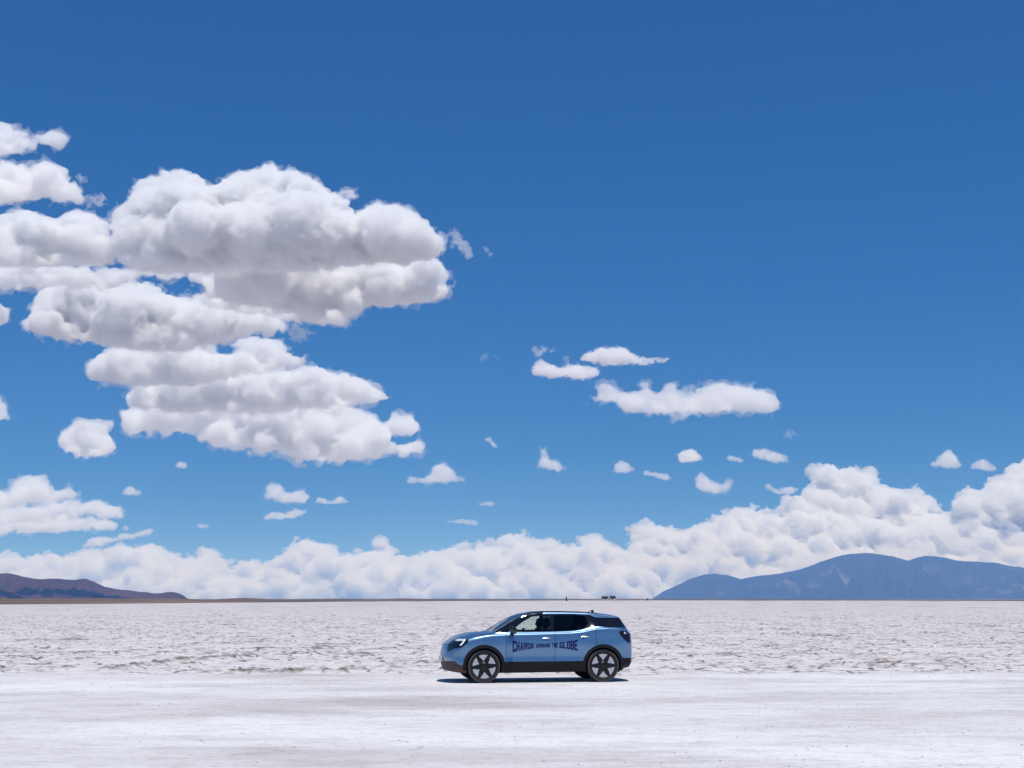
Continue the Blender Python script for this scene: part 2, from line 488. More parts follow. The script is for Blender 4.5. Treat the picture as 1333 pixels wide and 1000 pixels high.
# ---------------------------------------------------------------- the parked car
YAW = R(10.0)
CAR_POS = Vector((0.577, 33.86, 0.0))
AX_F, AX_R, WHEEL_R = 0.87, 3.637, 0.372
U0 = 2.255

paint = simple_mat('blue_metallic_paint', (0.105, 0.225, 0.385), 0.34, 0.65, 1.0, vary=0.04, bscale=900)
paint.node_tree.nodes['Principled BSDF'].inputs['Coat Roughness'].default_value = 0.28
trim = simple_mat('black_plastic_trim', (0.009, 0.009, 0.010), 0.55, spec=0.2, bump=0.15, bscale=300)
dusty = simple_mat('dusty_plastic_trim', (0.075, 0.05, 0.042), 0.7, spec=0.3, vary=0.35, bscale=9)
gloss_black = simple_mat('gloss_black_trim', (0.006, 0.006, 0.008), 0.08, coat=0.6)
roof_black = simple_mat('black_roof', (0.010, 0.010, 0.011), 0.5, spec=0.15)
cabin_mat = simple_mat('cabin_fabric', (0.02, 0.02, 0.022), 0.85, vary=0.2, bscale=60)
rubber = simple_mat('tyre_rubber', (0.022, 0.021, 0.02), 0.75, spec=0.3, bump=0.3, bscale=120)
tyre_edge = simple_mat('tyre_dusty_edge', (0.16, 0.15, 0.15), 0.8)
rim_dark = simple_mat('rim_dark_metal', (0.018, 0.018, 0.02), 0.4, 0.6)
rim_pale = simple_mat('rim_pale_metal', (0.48, 0.48, 0.50), 0.45, 0.3, vary=0.08, bscale=30)
navy = simple_mat('navy_vinyl', (0.006, 0.010, 0.10), 0.6, spec=0.15)
white_lens = simple_mat('white_lens', (0.82, 0.84, 0.86), 0.15, coat=1.0)
red_lens = simple_mat('smoked_red_lens', (0.014, 0.003, 0.005), 0.1, coat=0.5)
plate_mat = simple_mat('plate_enamel', (0.62, 0.62, 0.60), 0.4)
chrome = simple_mat('satin_chrome', (0.75, 0.77, 0.80), 0.2, 1.0)

def glass_mat(name, tint, refl=0.06):
    m, nt, N, L, p = new_mat(name)
    N.remove(p)
    t = N.new('ShaderNodeBsdfTransparent'); t.inputs[0].default_value = (*tint, 1)
    g = N.new('ShaderNodeBsdfGlossy'); g.inputs['Roughness'].default_value = 0.02
    fr = N.new('ShaderNodeFresnel'); fr.inputs[0].default_value = 1.45
    mx = N.new('ShaderNodeMixShader')
    L.new(fr.outputs[0], mx.inputs[0]); L.new(t.outputs[0], mx.inputs[1]); L.new(g.outputs[0], mx.inputs[2])
    L.new(mx.outputs[0], N['Material Output'].inputs['Surface'])
    return m
clear_glass = glass_mat('clear_glass', (0.80, 0.88, 0.84))
dark_glass = glass_mat('tinted_glass', (0.05, 0.055, 0.06))

def smooth_interp(u, pts, sig=0.03):
    fine = np.arange(-0.3, 4.9, 0.005)
    v = np.interp(fine, [p[0] for p in pts], [p[1] for p in pts])
    n = max(1, int(sig * 3 / 0.005))
    ker = np.exp(-0.5 * (np.arange(-n, n + 1) * 0.005 / sig) ** 2); ker /= ker.sum()
    v = np.convolve(np.pad(v, n, mode='edge'), ker, mode='valid')
    return np.interp(u, fine, v)

def car_sections(u):
    """half sections of the body: control points (y, z) for every station u, bottom centre to roof centre"""
    I = lambda *p, s=0.03: smooth_interp(u, p, s)
    z_top = I((0, .86), (.085, .93), (.25, 1.03), (.557, 1.105), (.9, 1.128), (1.1, 1.14), (1.3, 1.25), (1.45, 1.345), (1.6, 1.43), (1.75, 1.50), (1.9, 1.555),
              (2.1, 1.59), (2.35, 1.603), (2.8, 1.603), (3.3, 1.59), (3.6, 1.568), (3.9, 1.535), (4.05, 1.508), (4.15, 1.478), (4.17, 1.45), (4.36, 1.21), (4.41, 1.13), (4.47, 1.08), s=0.016)
    z7 = I((0, .82), (.1, .885), (.3, .97), (.6, 1.035), (.9, 1.075), (1.1, 1.095), (1.4, 1.105), (2, 1.115), (2.9, 1.135), (3.2, 1.165), (3.45, 1.222), (3.8, 1.235), (4.1, 1.215), (4.36, 1.14), (4.47, 1.03))
    z8 = I((0, .852), (.085, .92), (.25, 1.015), (.557, 1.085), (.9, 1.11), (1.08, 1.122), (1.2, 1.175), (1.45, 1.315), (1.75, 1.45), (2.0, 1.512), (2.3, 1.53), (3.3, 1.518), (3.5, 1.495), (3.65, 1.462), (3.9, 1.45), (4.15, 1.432), (4.18, 1.41), (4.36, 1.185), (4.47, 1.06), s=0.02)
    z8 = np.minimum(z8, z_top - 0.008)
    y8 = I((0, .58), (.6, .60), (1.0, .70), (1.1, .79), (1.45, .735), (1.75, .68), (2.0, .645), (3.4, .635), (4.15, .60), (4.36, .68), (4.47, .72))
    roofy = smoothstep(1.05, 1.25, u)
    y9 = y8 * (1 - 0.05 * roofy - 0.25 * (1 - roofy)); z9 = z8 + (z_top - z8) * 0.62
    end = 1 - 0.10 * np.clip(1 - u / 0.30, 0, 1) ** 2 - 0.09 * np.clip((u - 4.15) / 0.32, 0, 1) ** 2
    fl = np.exp(-((u - AX_F) / 0.5) ** 4) + np.exp(-((u - AX_R) / 0.52) ** 4)
    zb = I((0, .27), (.15, .235), (.5, .215), (4.0, .235), (4.3, .29), (4.47, .33))
    one = np.ones_like(u)
    P = [(0 * u, zb), (.60 * one * end, zb), (.80 * one * end, zb + .004), (.872 * end * one, zb + .05), ((.900 + .018 * fl) * end, .40 * one), ((.905 + .022 * fl) * end, .45 * one),
         ((.885 + .045 * fl) * end, .60 * one), ((.918 + .016 * fl) * end, np.minimum(.83, z7 - .16)), ((.912 + .008 * fl) * end, np.minimum(.96, z7 - .085)), ((.885 + .008 * fl) * end, z7 - .03), (.850 * end * one, z7), (y8 * end, z8), (y9 * end, z9), (y9 * end * .62, z9 + (z_top - z9) * .7), (0 * u, z_top)]
    return np.stack([np.stack([p[0] * one, p[1] * one], -1) for p in P], 1)      # (nu, k, 2)

def catmull(P, per):
    """P (n,k,2) -> (n, sum(per)+1, 2) and the running control index"""
    k = P.shape[1]
    out, idx = [], []
    for i in range(k - 1):
        p0, p1, p2, p3 = P[:, max(i - 1, 0)], P[:, i], P[:, i + 1], P[:, min(i + 2, k - 1)]
        n = per[i]
        for t in np.arange(n) / n:
            nl = lambda v: np.maximum(np.linalg.norm(v, axis=-1, keepdims=True), 1e-6)
            ln = nl(p2 - p1) * 0.9
            m1, m2 = (p2 - p0) / nl(p2 - p0) * ln, (p3 - p1) / nl(p3 - p1) * ln
            h = (2 * t**3 - 3 * t**2 + 1) * p1 + (t**3 - 2 * t**2 + t) * m1 + (-2 * t**3 + 3 * t**2) * p2 + (t**3 - t**2) * m2
            out.append(h); idx.append(i + t)
    out.append(P[:, -1]); idx.append(k - 1.0)
    return np.stack(out, 1), np.array(idx)

def warp(u, y, z):
    """round the nose and tail in plan and in profile"""
    a = np.clip(np.abs(y) / 0.92, 0, 1.1)
    ff = np.clip(1 - u / 0.95, 0, 1) ** 2
    nose = np.interp(z, [.2, .28, .42, .57, .75, .92, 1.05], [.10, .06, .02, 0, .025, .075, .14])
    fr = np.clip((u - 3.45) / 1.0, 0, 1) ** 1.6
    tail = np.interp(z, [.2, .30, .42, .60, .90, 1.05, 1.2], [.16, .09, .02, 0, .0, .02, .02])
    return u + ff * (0.24 * a ** 2.6 + nose) - fr * (0.21 * a ** 2.4 + tail)

CY, SY = math.cos(YAW), math.sin(YAW)
def car_world(p):
    x = p[..., 0] - U0; y = p[..., 1]; z = p[..., 2]
    return np.stack([CAR_POS.x + x * CY - y * SY, CAR_POS.y + x * SY + y * CY, z], -1)

def photo_px(p):
    w = car_world(p)
    cz, sz = math.cos(PITCH), math.sin(PITCH)
    dep = w[..., 1] * cz + (w[..., 2] - CAM_H) * sz
    up = -w[..., 1] * sz + (w[..., 2] - CAM_H) * cz
    return PX0 + FPX * w[..., 0] / dep, PY0 - FPX * up / dep

def crop_xy(p):
    """position in the enlarged photograph crop (565,780) x 4.937 that the outlines below were measured in"""
    x, y = photo_px(p)
    return np.stack([(x - 565) * 4.937, (y - 780) * 4.937], -1)

def in_poly(q, poly):
    x, y = q[..., 0], q[..., 1]
    ins = np.zeros(x.shape, bool)
    n = len(poly)
    for i in range(n):
        (ax, ay), (bx, by) = poly[i], poly[(i + 1) % n]
        if ay == by: continue
        ins ^= ((ay > y) != (by > y)) & (x < (bx - ax) * (y - ay) / (by - ay) + ax)
    return ins

SEAMS = (1.374, 2.507, 3.47)
G = {  # outlines, enlarged-crop pixels, near side
    'glazing': [(388, 209), (470, 161), (560, 124), (640, 101), (740, 95), (900, 95), (1000, 101), (1040, 117), (1300, 121), (1300, 187), (1110, 181), (1050, 176), (1000, 182), (950, 197), (900, 205), (768, 210), (600, 212)],
    'front_win': [(492, 207), (565, 150), (628, 113), (700, 106), (748, 105), (748, 206)],
    'rear_win': [(772, 105), (900, 104), (972, 110), (990, 160), (955, 190), (900, 200), (772, 205)],
    'a_pillar': [(360, 206), (462, 148), (560, 108), (640, 88), (700, 84), (700, 130), (470, 215), (380, 215)],
    'roof': [(480, 0), (1010, 0), (1010, 84), (960, 81), (760, 80), (700, 82), (640, 90), (480, 150)],
    'sill': [(395, 404), (960, 397), (1010, 399), (1010, 490), (395, 490)],
    'nose_low': [(20, 397), (130, 399), (165, 424), (240, 424), (240, 500), (20, 500)],
    'tail_low': [(1170, 396), (1204, 378), (1300, 378), (1300, 460), (1170, 460)],
    'lamp': [(84, 268), (104, 261), (222, 257), (217, 281), (176, 312), (133, 316), (92, 342), (82, 338), (90, 300)],
    'tail_lamp': [(1187, 208), (1212, 203), (1262, 208), (1262, 284), (1240, 278), (1224, 262), (1200, 236)],
}

def build_car():
    root = empty('parked_car', CAR_POS, YAW)
    tag(root, 'light blue electric crossover car with navy lettering across its doors on the white salt', 'car')
    us = np.concatenate([np.arange(0, 0.9, 0.016), np.arange(0.9, 4.0, 0.018), np.arange(4.0, 4.475, 0.0135), [4.47]])
    us = us[us <= 4.47]
    for s in SEAMS:
        us = us[np.abs(us - s) > 0.010]
        us = np.concatenate([us, [s - 0.0045, s + 0.0045]])
    us = np.unique(np.round(us, 5))
    per = [4, 3, 3, 6, 3, 7, 10, 6, 5, 5, 22, 4, 8, 8]
    P, ctrl = catmull(car_sections(us), per)
    nu, ns = P.shape[:2]
    def local(u, y, z):
        return np.stack([warp(u, y, z), y, z], -1)
    U = np.repeat(us[:, None], ns, 1)
    NEAR = local(U, -P[..., 0], P[..., 1])                      # camera side
    FAR = NEAR * np.array([1, -1, 1])
    def cap(i, n=21):
        y, z = P[i, :, 0], P[i, :, 1]
        t = np.linspace(-1, 1, n)
        Yc = t[None, :] * y[:, None]; Zc = np.repeat(z[:, None], n, 1)
        c = local(np.full(Yc.shape, us[i]), Yc, Zc)
        c[:, 0] = NEAR[i]; c[:, -1] = FAR[i]
        return c
    parts = {}
    def sdist(q, poly):
        """signed distance (crop pixels) to an outline, negative inside"""
        pp = np.array(poly, float)
        best = np.full(q.shape[:-1], 1e9)
        for a, b in zip(pp, np.roll(pp, -1, 0)):
            d = b - a
            t = np.clip(((q - a) @ d) / (d @ d), 0, 1)
            best = np.minimum(best, np.hypot(q[..., 0] - a[0] - t * d[0], q[..., 1] - a[1] - t * d[1]))
        return np.where(in_poly(q, poly), -best, best)
    class Patch:
        """quads of the shell (near-side coordinates) that get cut cleanly along outlines"""
        def __init__(s, V, uu, ci, cap=None):
            s.Q = np.stack([V[:-1, :-1], V[1:, :-1], V[1:, 1:], V[:-1, 1:]], 2).reshape(-1, 4, 3)
            s.u = ((uu[:-1, :-1] + uu[1:, 1:]) / 2).ravel(); s.c = ((ci[:-1, :-1] + ci[1:, 1:]) / 2).ravel()
            s.name = np.full(len(s.Q), 'body', dtype=object)
            s.cap = cap
        def cen(s): return s.Q.mean(1)
        def cut(s, name, field, ok=None):
            """faces where field < 0 become `name`; faces that straddle are split along field = 0"""
            f = field(s.Q)
            ok = np.ones(len(s.Q), bool) if ok is None else ok
            ins = (f < 0).all(1) & ok
            mix = (f < 0).any(1) & ~(f < 0).all(1) & ok
            s.name[ins] = name
            newQ, newu, newc, newn = [], [], [], []
            for k in np.nonzero(mix)[0]:
                q, d = s.Q[k], f[k]
                A, B = [], []
                for i in range(4):
                    p, r, dp, dr = q[i], q[(i + 1) % 4], d[i], d[(i + 1) % 4]
                    (A if dp < 0 else B).append(p)
                    if (dp < 0) != (dr < 0):
                        x = p + (r - p) * (dp / (dp - dr))
                        A.append(x); B.append(x)
                for lst, nm in ((A, name), (B, s.name[k])):
                    for t in range(1, len(lst) - 1):
                        newQ.append([lst[0], lst[t], lst[t + 1], lst[t + 1]])
                        newu.append(s.u[k]); newc.append(s.c[k]); newn.append(nm)
            keep = ~mix
            if newQ:
                s.Q = np.concatenate([s.Q[keep], np.array(newQ)]); s.u = np.concatenate([s.u[keep], newu]); s.c = np.concatenate([s.c[keep], newc])
                nn = np.empty(len(newn), object); nn[:] = newn
                s.name = np.concatenate([s.name[keep], nn])
        def poly(s, name, key, ok=None):
            s.cut(name, lambda Q: sdist(crop_xy(Q), G[key]), ok)
    def process(p):
        cap_ = p.cap
        if not cap_:
            p.name[(p.u < 1.14) & (p.c > 10.0)] = 'hood'
            p.name[(p.u > SEAMS[0]) & (p.u < SEAMS[1]) & (p.c > 5) & (p.c <= 10.0)] = 'front_door'
            p.name[(p.u > SEAMS[1]) & (p.u < SEAMS[2]) & (p.c > 5) & (p.c <= 10.0)] = 'rear_door'
            p.name[(p.u >= 4.165) & (p.u < 4.375) & (p.c > 11.0)] = 'rear_screen'
            p.name[(p.u >= 2.04) & (p.u < 3.60) & (p.c > 12.0)] = 'roof_panel'
            p.name[(p.u > 1.14) & (p.u < 2.04) & (p.c > 11.4)] = 'windscreen'
            p.poly('roof_panel', 'roof', (p.u >= 2.04) & (p.u < 3.60) & (p.c > 11.0))
            p.poly('pillar', 'a_pillar', (p.u > 1.1) & (p.u < 2.3) & (p.c > 9.6) & (p.c < 12.2))
            p.poly('pillar', 'glazing', (p.c > 9.0) & (p.c < 12.0))
            p.poly('front_window', 'front_win', p.name == 'pillar')
            p.poly('rear_window', 'rear_win', p.name == 'pillar')
            p.poly('sill_trim', 'sill', p.c < 7)
            p.name[p.c < 3.2] = 'sill_trim'
        p.poly('front_bumper_trim', 'nose_low', (p.c < 7) & (p.u < 0.8))
        p.poly('rear_bumper_trim', 'tail_low', (p.c < 7.5) & (p.u > 3.7))
        if cap_ == 'front': p.cut('front_bumper_trim', lambda Q: Q[..., 2] - 0.40)
        if cap_ == 'rear': p.cut('rear_bumper_trim', lambda Q: Q[..., 2] - 0.475)
        if cap_ != 'rear':
            p.poly('headlight', 'lamp', (p.u < 0.6) & (p.c < 11.5) & (p.cen()[:, 1] < -0.40))
        if not cap_:
            p.poly('tail_light', 'tail_lamp', (p.u > 3.9) & (p.c < 11.5))
            for ax in (AX_F, AX_R):
                near_ax = np.abs(p.cen()[:, 0] - ax) < 0.6
                p.cut('arch_trim', lambda Q: np.hypot(Q[..., 0] - ax, Q[..., 2] - WHEEL_R) - 0.486, near_ax & (p.c > 3) & (p.c < 9.5))
                p.cut('', lambda Q: np.hypot(Q[..., 0] - ax, Q[..., 2] - WHEEL_R) - 0.410, (np.abs(p.cen()[:, 0] - ax) < 0.6) & (p.cen()[:, 1] < -0.50) & (p.c < 9.5))
            for s_ in SEAMS:
                k = (np.abs(p.u - s_) < 0.0045) & (p.c > 5) & (p.c < 10.0) & ((p.name == 'front_door') | (p.name == 'rear_door') | (p.name == 'body'))
                p.name[k] = ''
        for key in set(p.name):
            if key == '': continue
            qs = p.Q[p.name == key]
            flip = (cap_ == 'rear')
            parts.setdefault((key, -1), []).append(qs[:, ::-1] if flip else qs)
            m = qs * np.array([1, -1, 1])
            parts.setdefault((key, 1), []).append(m if flip else m[:, ::-1])
    CI = np.repeat(ctrl[None, :], nu, 0)
    process(Patch(NEAR, U, CI))
    for i, nm in ((0, 'front'), (nu - 1, 'rear')):
        c = cap(i)
        n = c.shape[1]
        h = c[:, :n // 2 + 1]
        h[:, -1, 1] = 0.0
        process(Patch(h, np.full(h.shape[:2], us[i]), np.repeat(ctrl[:, None], h.shape[1], 1), nm))
    # which parts are one mesh over both sides
    both = {'body', 'hood', 'windscreen', 'roof_panel', 'rear_screen', 'front_bumper_trim', 'rear_bumper_trim'}
    mats = {'body': paint, 'hood': paint, 'front_door': paint, 'rear_door': paint, 'windscreen': dark_glass, 'roof_panel': roof_black, 'rear_screen': dark_glass, 'pillar': gloss_black,
            'front_window': clear_glass, 'rear_window': dark_glass, 'sill_trim': trim, 'arch_trim': trim, 'front_bumper_trim': dusty, 'rear_bumper_trim': trim, 'headlight': gloss_black, 'tail_light': red_lens}
    objname = {'front_door': 'door', 'rear_door': 'door', 'front_window': 'window', 'rear_window': 'window', 'rear_screen': 'rear_window', 'arch_trim': 'wheel_arch_trim', 'pillar': 'window_surround', 'windscreen': 'windscreen'}
    made = {}
    def weld(q):
        V = q.reshape(-1, 3)
        key = np.round(V * 4e3).astype(np.int64)
        _, ix, inv = np.unique(key, axis=0, return_index=True, return_inverse=True)
        return V[ix] - np.array([U0, 0, 0]), inv.reshape(-1, 4)
    def emit(key, qs, sgn, parent):
        V, F = weld(np.concatenate(qs))
        fl = []
        for f in F.tolist():
            g_ = [v for n_, v in enumerate(f) if v != f[n_ - 1]]
            if len(set(g_)) == len(g_) >= 3: fl.append(g_)
        me = bpy.data.meshes.new(objname.get(key, key))
        me.from_pydata(V.tolist(), [], fl); me.validate()
        for pl in me.polygons: pl.use_smooth = True
        me.materials.append(mats[key])
        o = bpy.data.objects.new(objname.get(key, key), me); C.objects.link(o); o.parent = parent
        made[(key, sgn)] = o
        return o
    order = ['body', 'hood', 'front_door', 'rear_door', 'windscreen', 'roof_panel', 'rear_screen', 'pillar', 'front_window', 'rear_window', 'sill_trim', 'arch_trim', 'front_bumper_trim', 'rear_bumper_trim', 'headlight', 'tail_light']
    for key in order:
        if key in both:
            qs = [x for s in (-1, 1) for x in parts.get((key, s), [])]
            if qs: emit(key, qs, 0, root)
        else:
            for s in (-1, 1):
                if (key, s) not in parts: continue
                if key == 'arch_trim':
                    allq = np.concatenate(parts[(key, s)])
                    cu = allq[..., 0].mean(1)
                    emit(key, [allq[cu < 2.2]], s, root); emit(key, [allq[cu >= 2.2]], s, root)
                    continue
                par = made[({'front_window': 'front_door', 'rear_window': 'rear_door'}[key], s)] if key in ('front_window', 'rear_window') else root
                emit(key, parts[(key, s)], s, par)
    if True:
        made[('front_door', -1)]['label'] = 'front door with navy letters reading CHARGE AROUND'
        made[('rear_door', -1)]['label'] = 'rear door with navy letters reading THE GLOBE'
    # --- helper: point on the near flank at crop position (cx, cy), pushed out by off
    lo_k = int(np.searchsorted(ctrl, 3.0)); hi_k = int(np.searchsorted(ctrl, 10.0))
    def flank(u, z):
        i = int(np.clip(np.searchsorted(us, u) - 1, 0, nu - 2)); t = (u - us[i]) / (us[i + 1] - us[i])
        y = [np.interp(z, P[k, lo_k:hi_k, 1], P[k, lo_k:hi_k, 0]) for k in (i, i + 1)]
        return y[0] * (1 - t) + y[1] * t
    def on_side(cx, cyy, off=0.004):
        u = AX_F + ((cx / 4.937 + 565) - 630.2) / 55.2; z = (885 - (780 + cyy / 4.937)) / 56.0
        for _ in range(6):
            c = crop_xy(np.array([u, -flank(u, z), z]))
            u += (cx - c[0]) / 4.937 / 55.2; z -= (cyy - c[1]) / 4.937 / 55.9
        return np.array([u - U0, -flank(u, z) - off, z])
    def local_obj(name, V, F, mat, parent, smooth=False):
        return np_mesh(name, V, F, mat, parent, smooth)
    # --- lettering: block glyphs bent between the two curved guide lines
    S = 0.36
    def bar(x0, y0, x1, y1): return [(x0, y0), (x1, y0), (x1, y1), (x0, y1)]
    GL = {
        'C': [bar(0, 0, S, 1), bar(S, 0, 1, .2), bar(S, .8, 1, 1), bar(.64, .2, 1, .33), bar(.64, .67, 1, .8)],
        'H': [bar(0, 0, S, 1), bar(.64, 0, 1, 1), bar(S, .4, .7, .6)],
        'A': [[(0, 0), (S, 0), (.58, 1), (.34, 1)], [(1, 0), (.7, 0), (.42, 1), (.66, 1)], bar(.28, .22, .72, .40)],
        'R': [bar(0, 0, S, 1), bar(S, .82, .9, 1), bar(.64, .5, 1, .9), bar(S, .42, .9, .58), [(.5, .42), (.8, .42), (1, 0), (.7, 0)]],
        'G': [bar(0, 0, S, 1), bar(S, 0, 1, .2), bar(S, .8, 1, 1), bar(.64, .2, 1, .52), bar(.52, .38, .7, .52), bar(.64, .68, 1, .8)],
        'E': [bar(0, 0, S, 1), bar(S, 0, 1, .2), bar(S, .8, 1, 1), bar(S, .4, .85, .6)],
        'O': [bar(0, 0, S, 1), bar(.64, 0, 1, 1), bar(S, 0, .7, .2), bar(S, .8, .7, 1)],
        'U': [bar(0, 0, S, 1), bar(.64, 0, 1, 1), bar(S, 0, .7, .2)],
        'N': [bar(0, 0, .27, 1), bar(.73, 0, 1, 1), [(.27, 1), (.27, .62), (.73, 0), (.73, .38)]],
        'D': [bar(0, 0, S, 1), bar(.64, .12, 1, .88), bar(S, 0, .88, .2), bar(S, .8, .88, 1)],
        'T': [bar(.35, 0, .65, .8), bar(0, .8, 1, 1)],
        'L': [bar(0, 0, S, 1), bar(S, 0, 1, .2)],
        'B': [bar(0, 0, S, 1), bar(S, 0, .9, .19), bar(S, .81, .9, 1), bar(S, .41, .9, .59), bar(.64, .14, 1, .46), bar(.64, .54, 1, .86)]}
    top_x = [505, 560, 640, 700, 760, 800, 860, 925]; top_y = [266, 276, 286, 287, 284, 279, 271, 260]
    bot_x = [505, 560, 640, 700, 760, 800, 860, 925]; bot_y = [342, 330, 315, 311, 310, 313, 320, 333]
    def word(text, x0, x1, parent):
        V, F = [], []
        w = (x1 - x0) / len(text)
        for i, ch in enumerate(text):
            a = x0 + i * w; b = a + w * 0.90
            for j, poly in enumerate(GL[ch]):
                base = len(V)
                p0, p1, p2, p3 = [np.array(q) for q in poly]
                nv = 6
                for k in range(nv + 1):
                    e = k / nv
                    for q in (p0 + (p3 - p0) * e, p1 + (p2 - p1) * e):
                        X = a + q[0] * (b - a)
                        t, o = np.interp(X, top_x, top_y), np.interp(X, bot_x, bot_y)
                        V.append(on_side(X, o + q[1] * (t - o), 0.0035 + 0.0003 * j))
                for k in range(nv):
                    F.append([base + 2 * k, base + 2 * k + 1, base + 2 * k + 3, base + 2 * k + 2])
        return local_obj('lettering', V, F, navy, parent)
    fd, rd = made[('front_door', -1)], made[('rear_door', -1)]
    word('CHARGE', 505, 648, fd); word('AROUND', 655, 748, fd)
    word('THE', 757, 798, rd); word('GLOBE', 806, 925, rd)
    # --- door handles, both sides
    for x0, yy, dk in ((698, 252, 'front_door'), (945, 242, 'rear_door')):
        prof = []
        for t in np.linspace(0, 1, 9):
            hgt = 4.6 * math.sin(math.pi * (0.12 + 0.76 * t)) ** 0.5
            for s_, off in ((-1, .003), (-.6, .022), (.6, .022), (1, .003)):
                prof.append(on_side(x0 + 48 * t, yy + s_ * hgt, off))
        idx = np.arange(36).reshape(9, 4)
        F = np.stack([idx[:-1, :-1], idx[:-1, 1:], idx[1:, 1:], idx[1:, :-1]], -1).reshape(-1, 4)
        for sgn in (-1, 1):
            V = np.array(prof) * np.array([1, -sgn, 1])
            local_obj('handle', V, F if sgn < 0 else F[:, ::-1], chrome, made[(dk, sgn)], True)
    # --- lamp details: white daytime strips
    def strip_on(poly, name, mat, parent_key, off=0.006):
        for sgn in (-1, 1):
            selw = (ctrl > 4) & (ctrl < 11)
            fl = NEAR[:, selw].reshape(-1, 3); f2 = crop_xy(fl)
            V = []
            for (cx, cyy) in poly:
                d = np.hypot(f2[:, 0] - cx, f2[:, 1] - cyy); k = np.argmin(d)
                V.append(fl[k] + np.array([-off - U0, -off, 0.002]))
            n = len(V) // 2
            V = np.array(V) * np.array([1, -sgn, 1])
            F = [[i, i + 1, 2 * n - 2 - i, 2 * n - 1 - i] for i in range(n - 1)]
            local_obj(name, V, F, mat, made[(parent_key, sgn)])
    strip_on([(109, 258), (133, 258), (157, 257), (181, 257), (206, 256), (204, 267), (180, 268), (157, 268), (133, 268), (109, 267)], 'light_strip', white_lens, 'headlight')
    strip_on([(206, 260), (196, 276), (178, 298), (164, 300), (182, 278), (192, 262)], 'light_strip', white_lens, 'headlight')
    strip_on([(1222, 210), (1236, 210), (1236, 224), (1222, 222)], 'glint_patch', white_lens, 'tail_light')  # white patch that paints a sun glint onto the tail lamp
    # --- solids by lathe / box helpers
    def box(name, x0, x1, y0, y1, z0, z1, mat, parent=root, bev=0.02):
        bm = bmesh.new()
        bmesh.ops.create_cube(bm, size=1.0)
        for v in bm.verts:
            v.co = Vector(((x0 + x1) / 2 + v.co.x * (x1 - x0) - U0, (y0 + y1) / 2 + v.co.y * (y1 - y0), (z0 + z1) / 2 + v.co.z * (z1 - z0)))
        if bev: bmesh.ops.bevel(bm, geom=bm.edges[:], offset=bev, segments=3, affect='EDGES')
        me = bpy.data.meshes.new(name); bm.to_mesh(me); bm.free()
        me.materials.append(mat)
        o = bpy.data.objects.new(name, me); C.objects.link(o); o.parent = parent
        return o
    # cabin
    floor = box('cabin_floor', 0.55, 4.2, -0.55, 0.55, 0.24, 0.44, cabin_mat)
    box('dashboard', 1.18, 1.72, -0.70, 0.70, 0.75, 1.085, cabin_mat, bev=0.06)
    def seat(x, y, w, name='seat'):
        e = empty(name, (x - U0, y, 0.47), 0, root)
        def bx(nm, a, m=cabin_mat, rot=0.0, bev=0.05):
            x0, x1, z0, z1, hw = a
            o = box(nm, x0 + U0, x1 + U0, -hw, hw, z0, z1, m, e, bev)
            return o
        cu = bx('seat_cushion', (-0.30, 0.25, 0.05, 0.24, w))
        bk = box('backrest', 0 + U0, 0.22 + U0, -w, w, 0.0, 0.62, cabin_mat, e, 0.06)
        bk.location = (0.20, 0, 0.16); bk.rotation_euler = (0, R(17), 0)
        hd = box('headrest', 0.01 + U0, 0.17 + U0, -0.15, 0.15, 0.63, 0.88, cabin_mat, bk, 0.045)
        return e
    seat(1.90, -0.38, 0.27); seat(1.90, 0.38, 0.27)
    seat(3.15, 0, 0.62, 'rear_bench')
    # steering wheel (left-hand drive: near side)
    bm = bmesh.new()
    n1, n2, R1, r1 = 24, 8, 0.175, 0.016
    ring = [[bm.verts.new(((R1 + r1 * math.cos(b)) * math.cos(a), (R1 + r1 * math.cos(b)) * math.sin(a), r1 * math.sin(b))) for b in np.linspace(0, 2 * math.pi, n2, endpoint=False)] for a in np.linspace(0, 2 * math.pi, n1, endpoint=False)]
    for i in range(n1):
        for j in range(n2):
            bm.faces.new((ring[i][j], ring[(i + 1) % n1][j], ring[(i + 1) % n1][(j + 1) % n2], ring[i][(j + 1) % n2]))
    for a in (0, 2.1, 4.2):
        vs = [bm.verts.new((rr * math.cos(a) + s_ * 0.02 * -math.sin(a), rr * math.sin(a) + s_ * 0.02 * math.cos(a), 0)) for rr, s_ in ((0, -1), (R1, -1), (R1, 1), (0, 1))]
        bm.faces.new(vs)
    me = bpy.data.meshes.new('steering_wheel'); bm.to_mesh(me); bm.free(); me.materials.append(cabin_mat)
    sw = bpy.data.objects.new('steering_wheel', me); C.objects.link(sw); sw.parent = root
    sw.location = (1.80 - U0, -0.38, 1.05); sw.rotation_euler = (0, R(-64), 0)
    # mirrors: housing on a short arm
    for sgn in (-1, 1):
        e = empty('wing_mirror', (1.52 - U0, sgn * 0.88, 1.10), 0, root)
        bm = bmesh.new()
        bmesh.ops.create_uvsphere(bm, u_segments=20, v_segments=12, radius=1.0)
        for v in bm.verts:
            x, y, z = v.co
            x = max(x, -1) ; x = min(x, 0.55)
            sq = lambda q: math.copysign(abs(q) ** 0.65, q)
            v.co = Vector((x * 0.10, sq(y) * 0.115 + sgn * 0.16, sq(z) * 0.078 + 0.085 - 0.02 * x))
        me = bpy.data.meshes.new('mirror_housing'); bm.to_mesh(me); bm.free()
        me.materials.append(gloss_black)
        for f in me.polygons: f.use_smooth = True
        h = bpy.data.objects.new('mirror_housing', me); C.objects.link(h); h.parent = e
        a = box('mirror_arm', U0 - 0.045, U0 + 0.045, min(-sgn * 0.04, sgn * 0.14), max(-sgn * 0.04, sgn * 0.14), -0.005, 0.055, trim, e, 0.015)
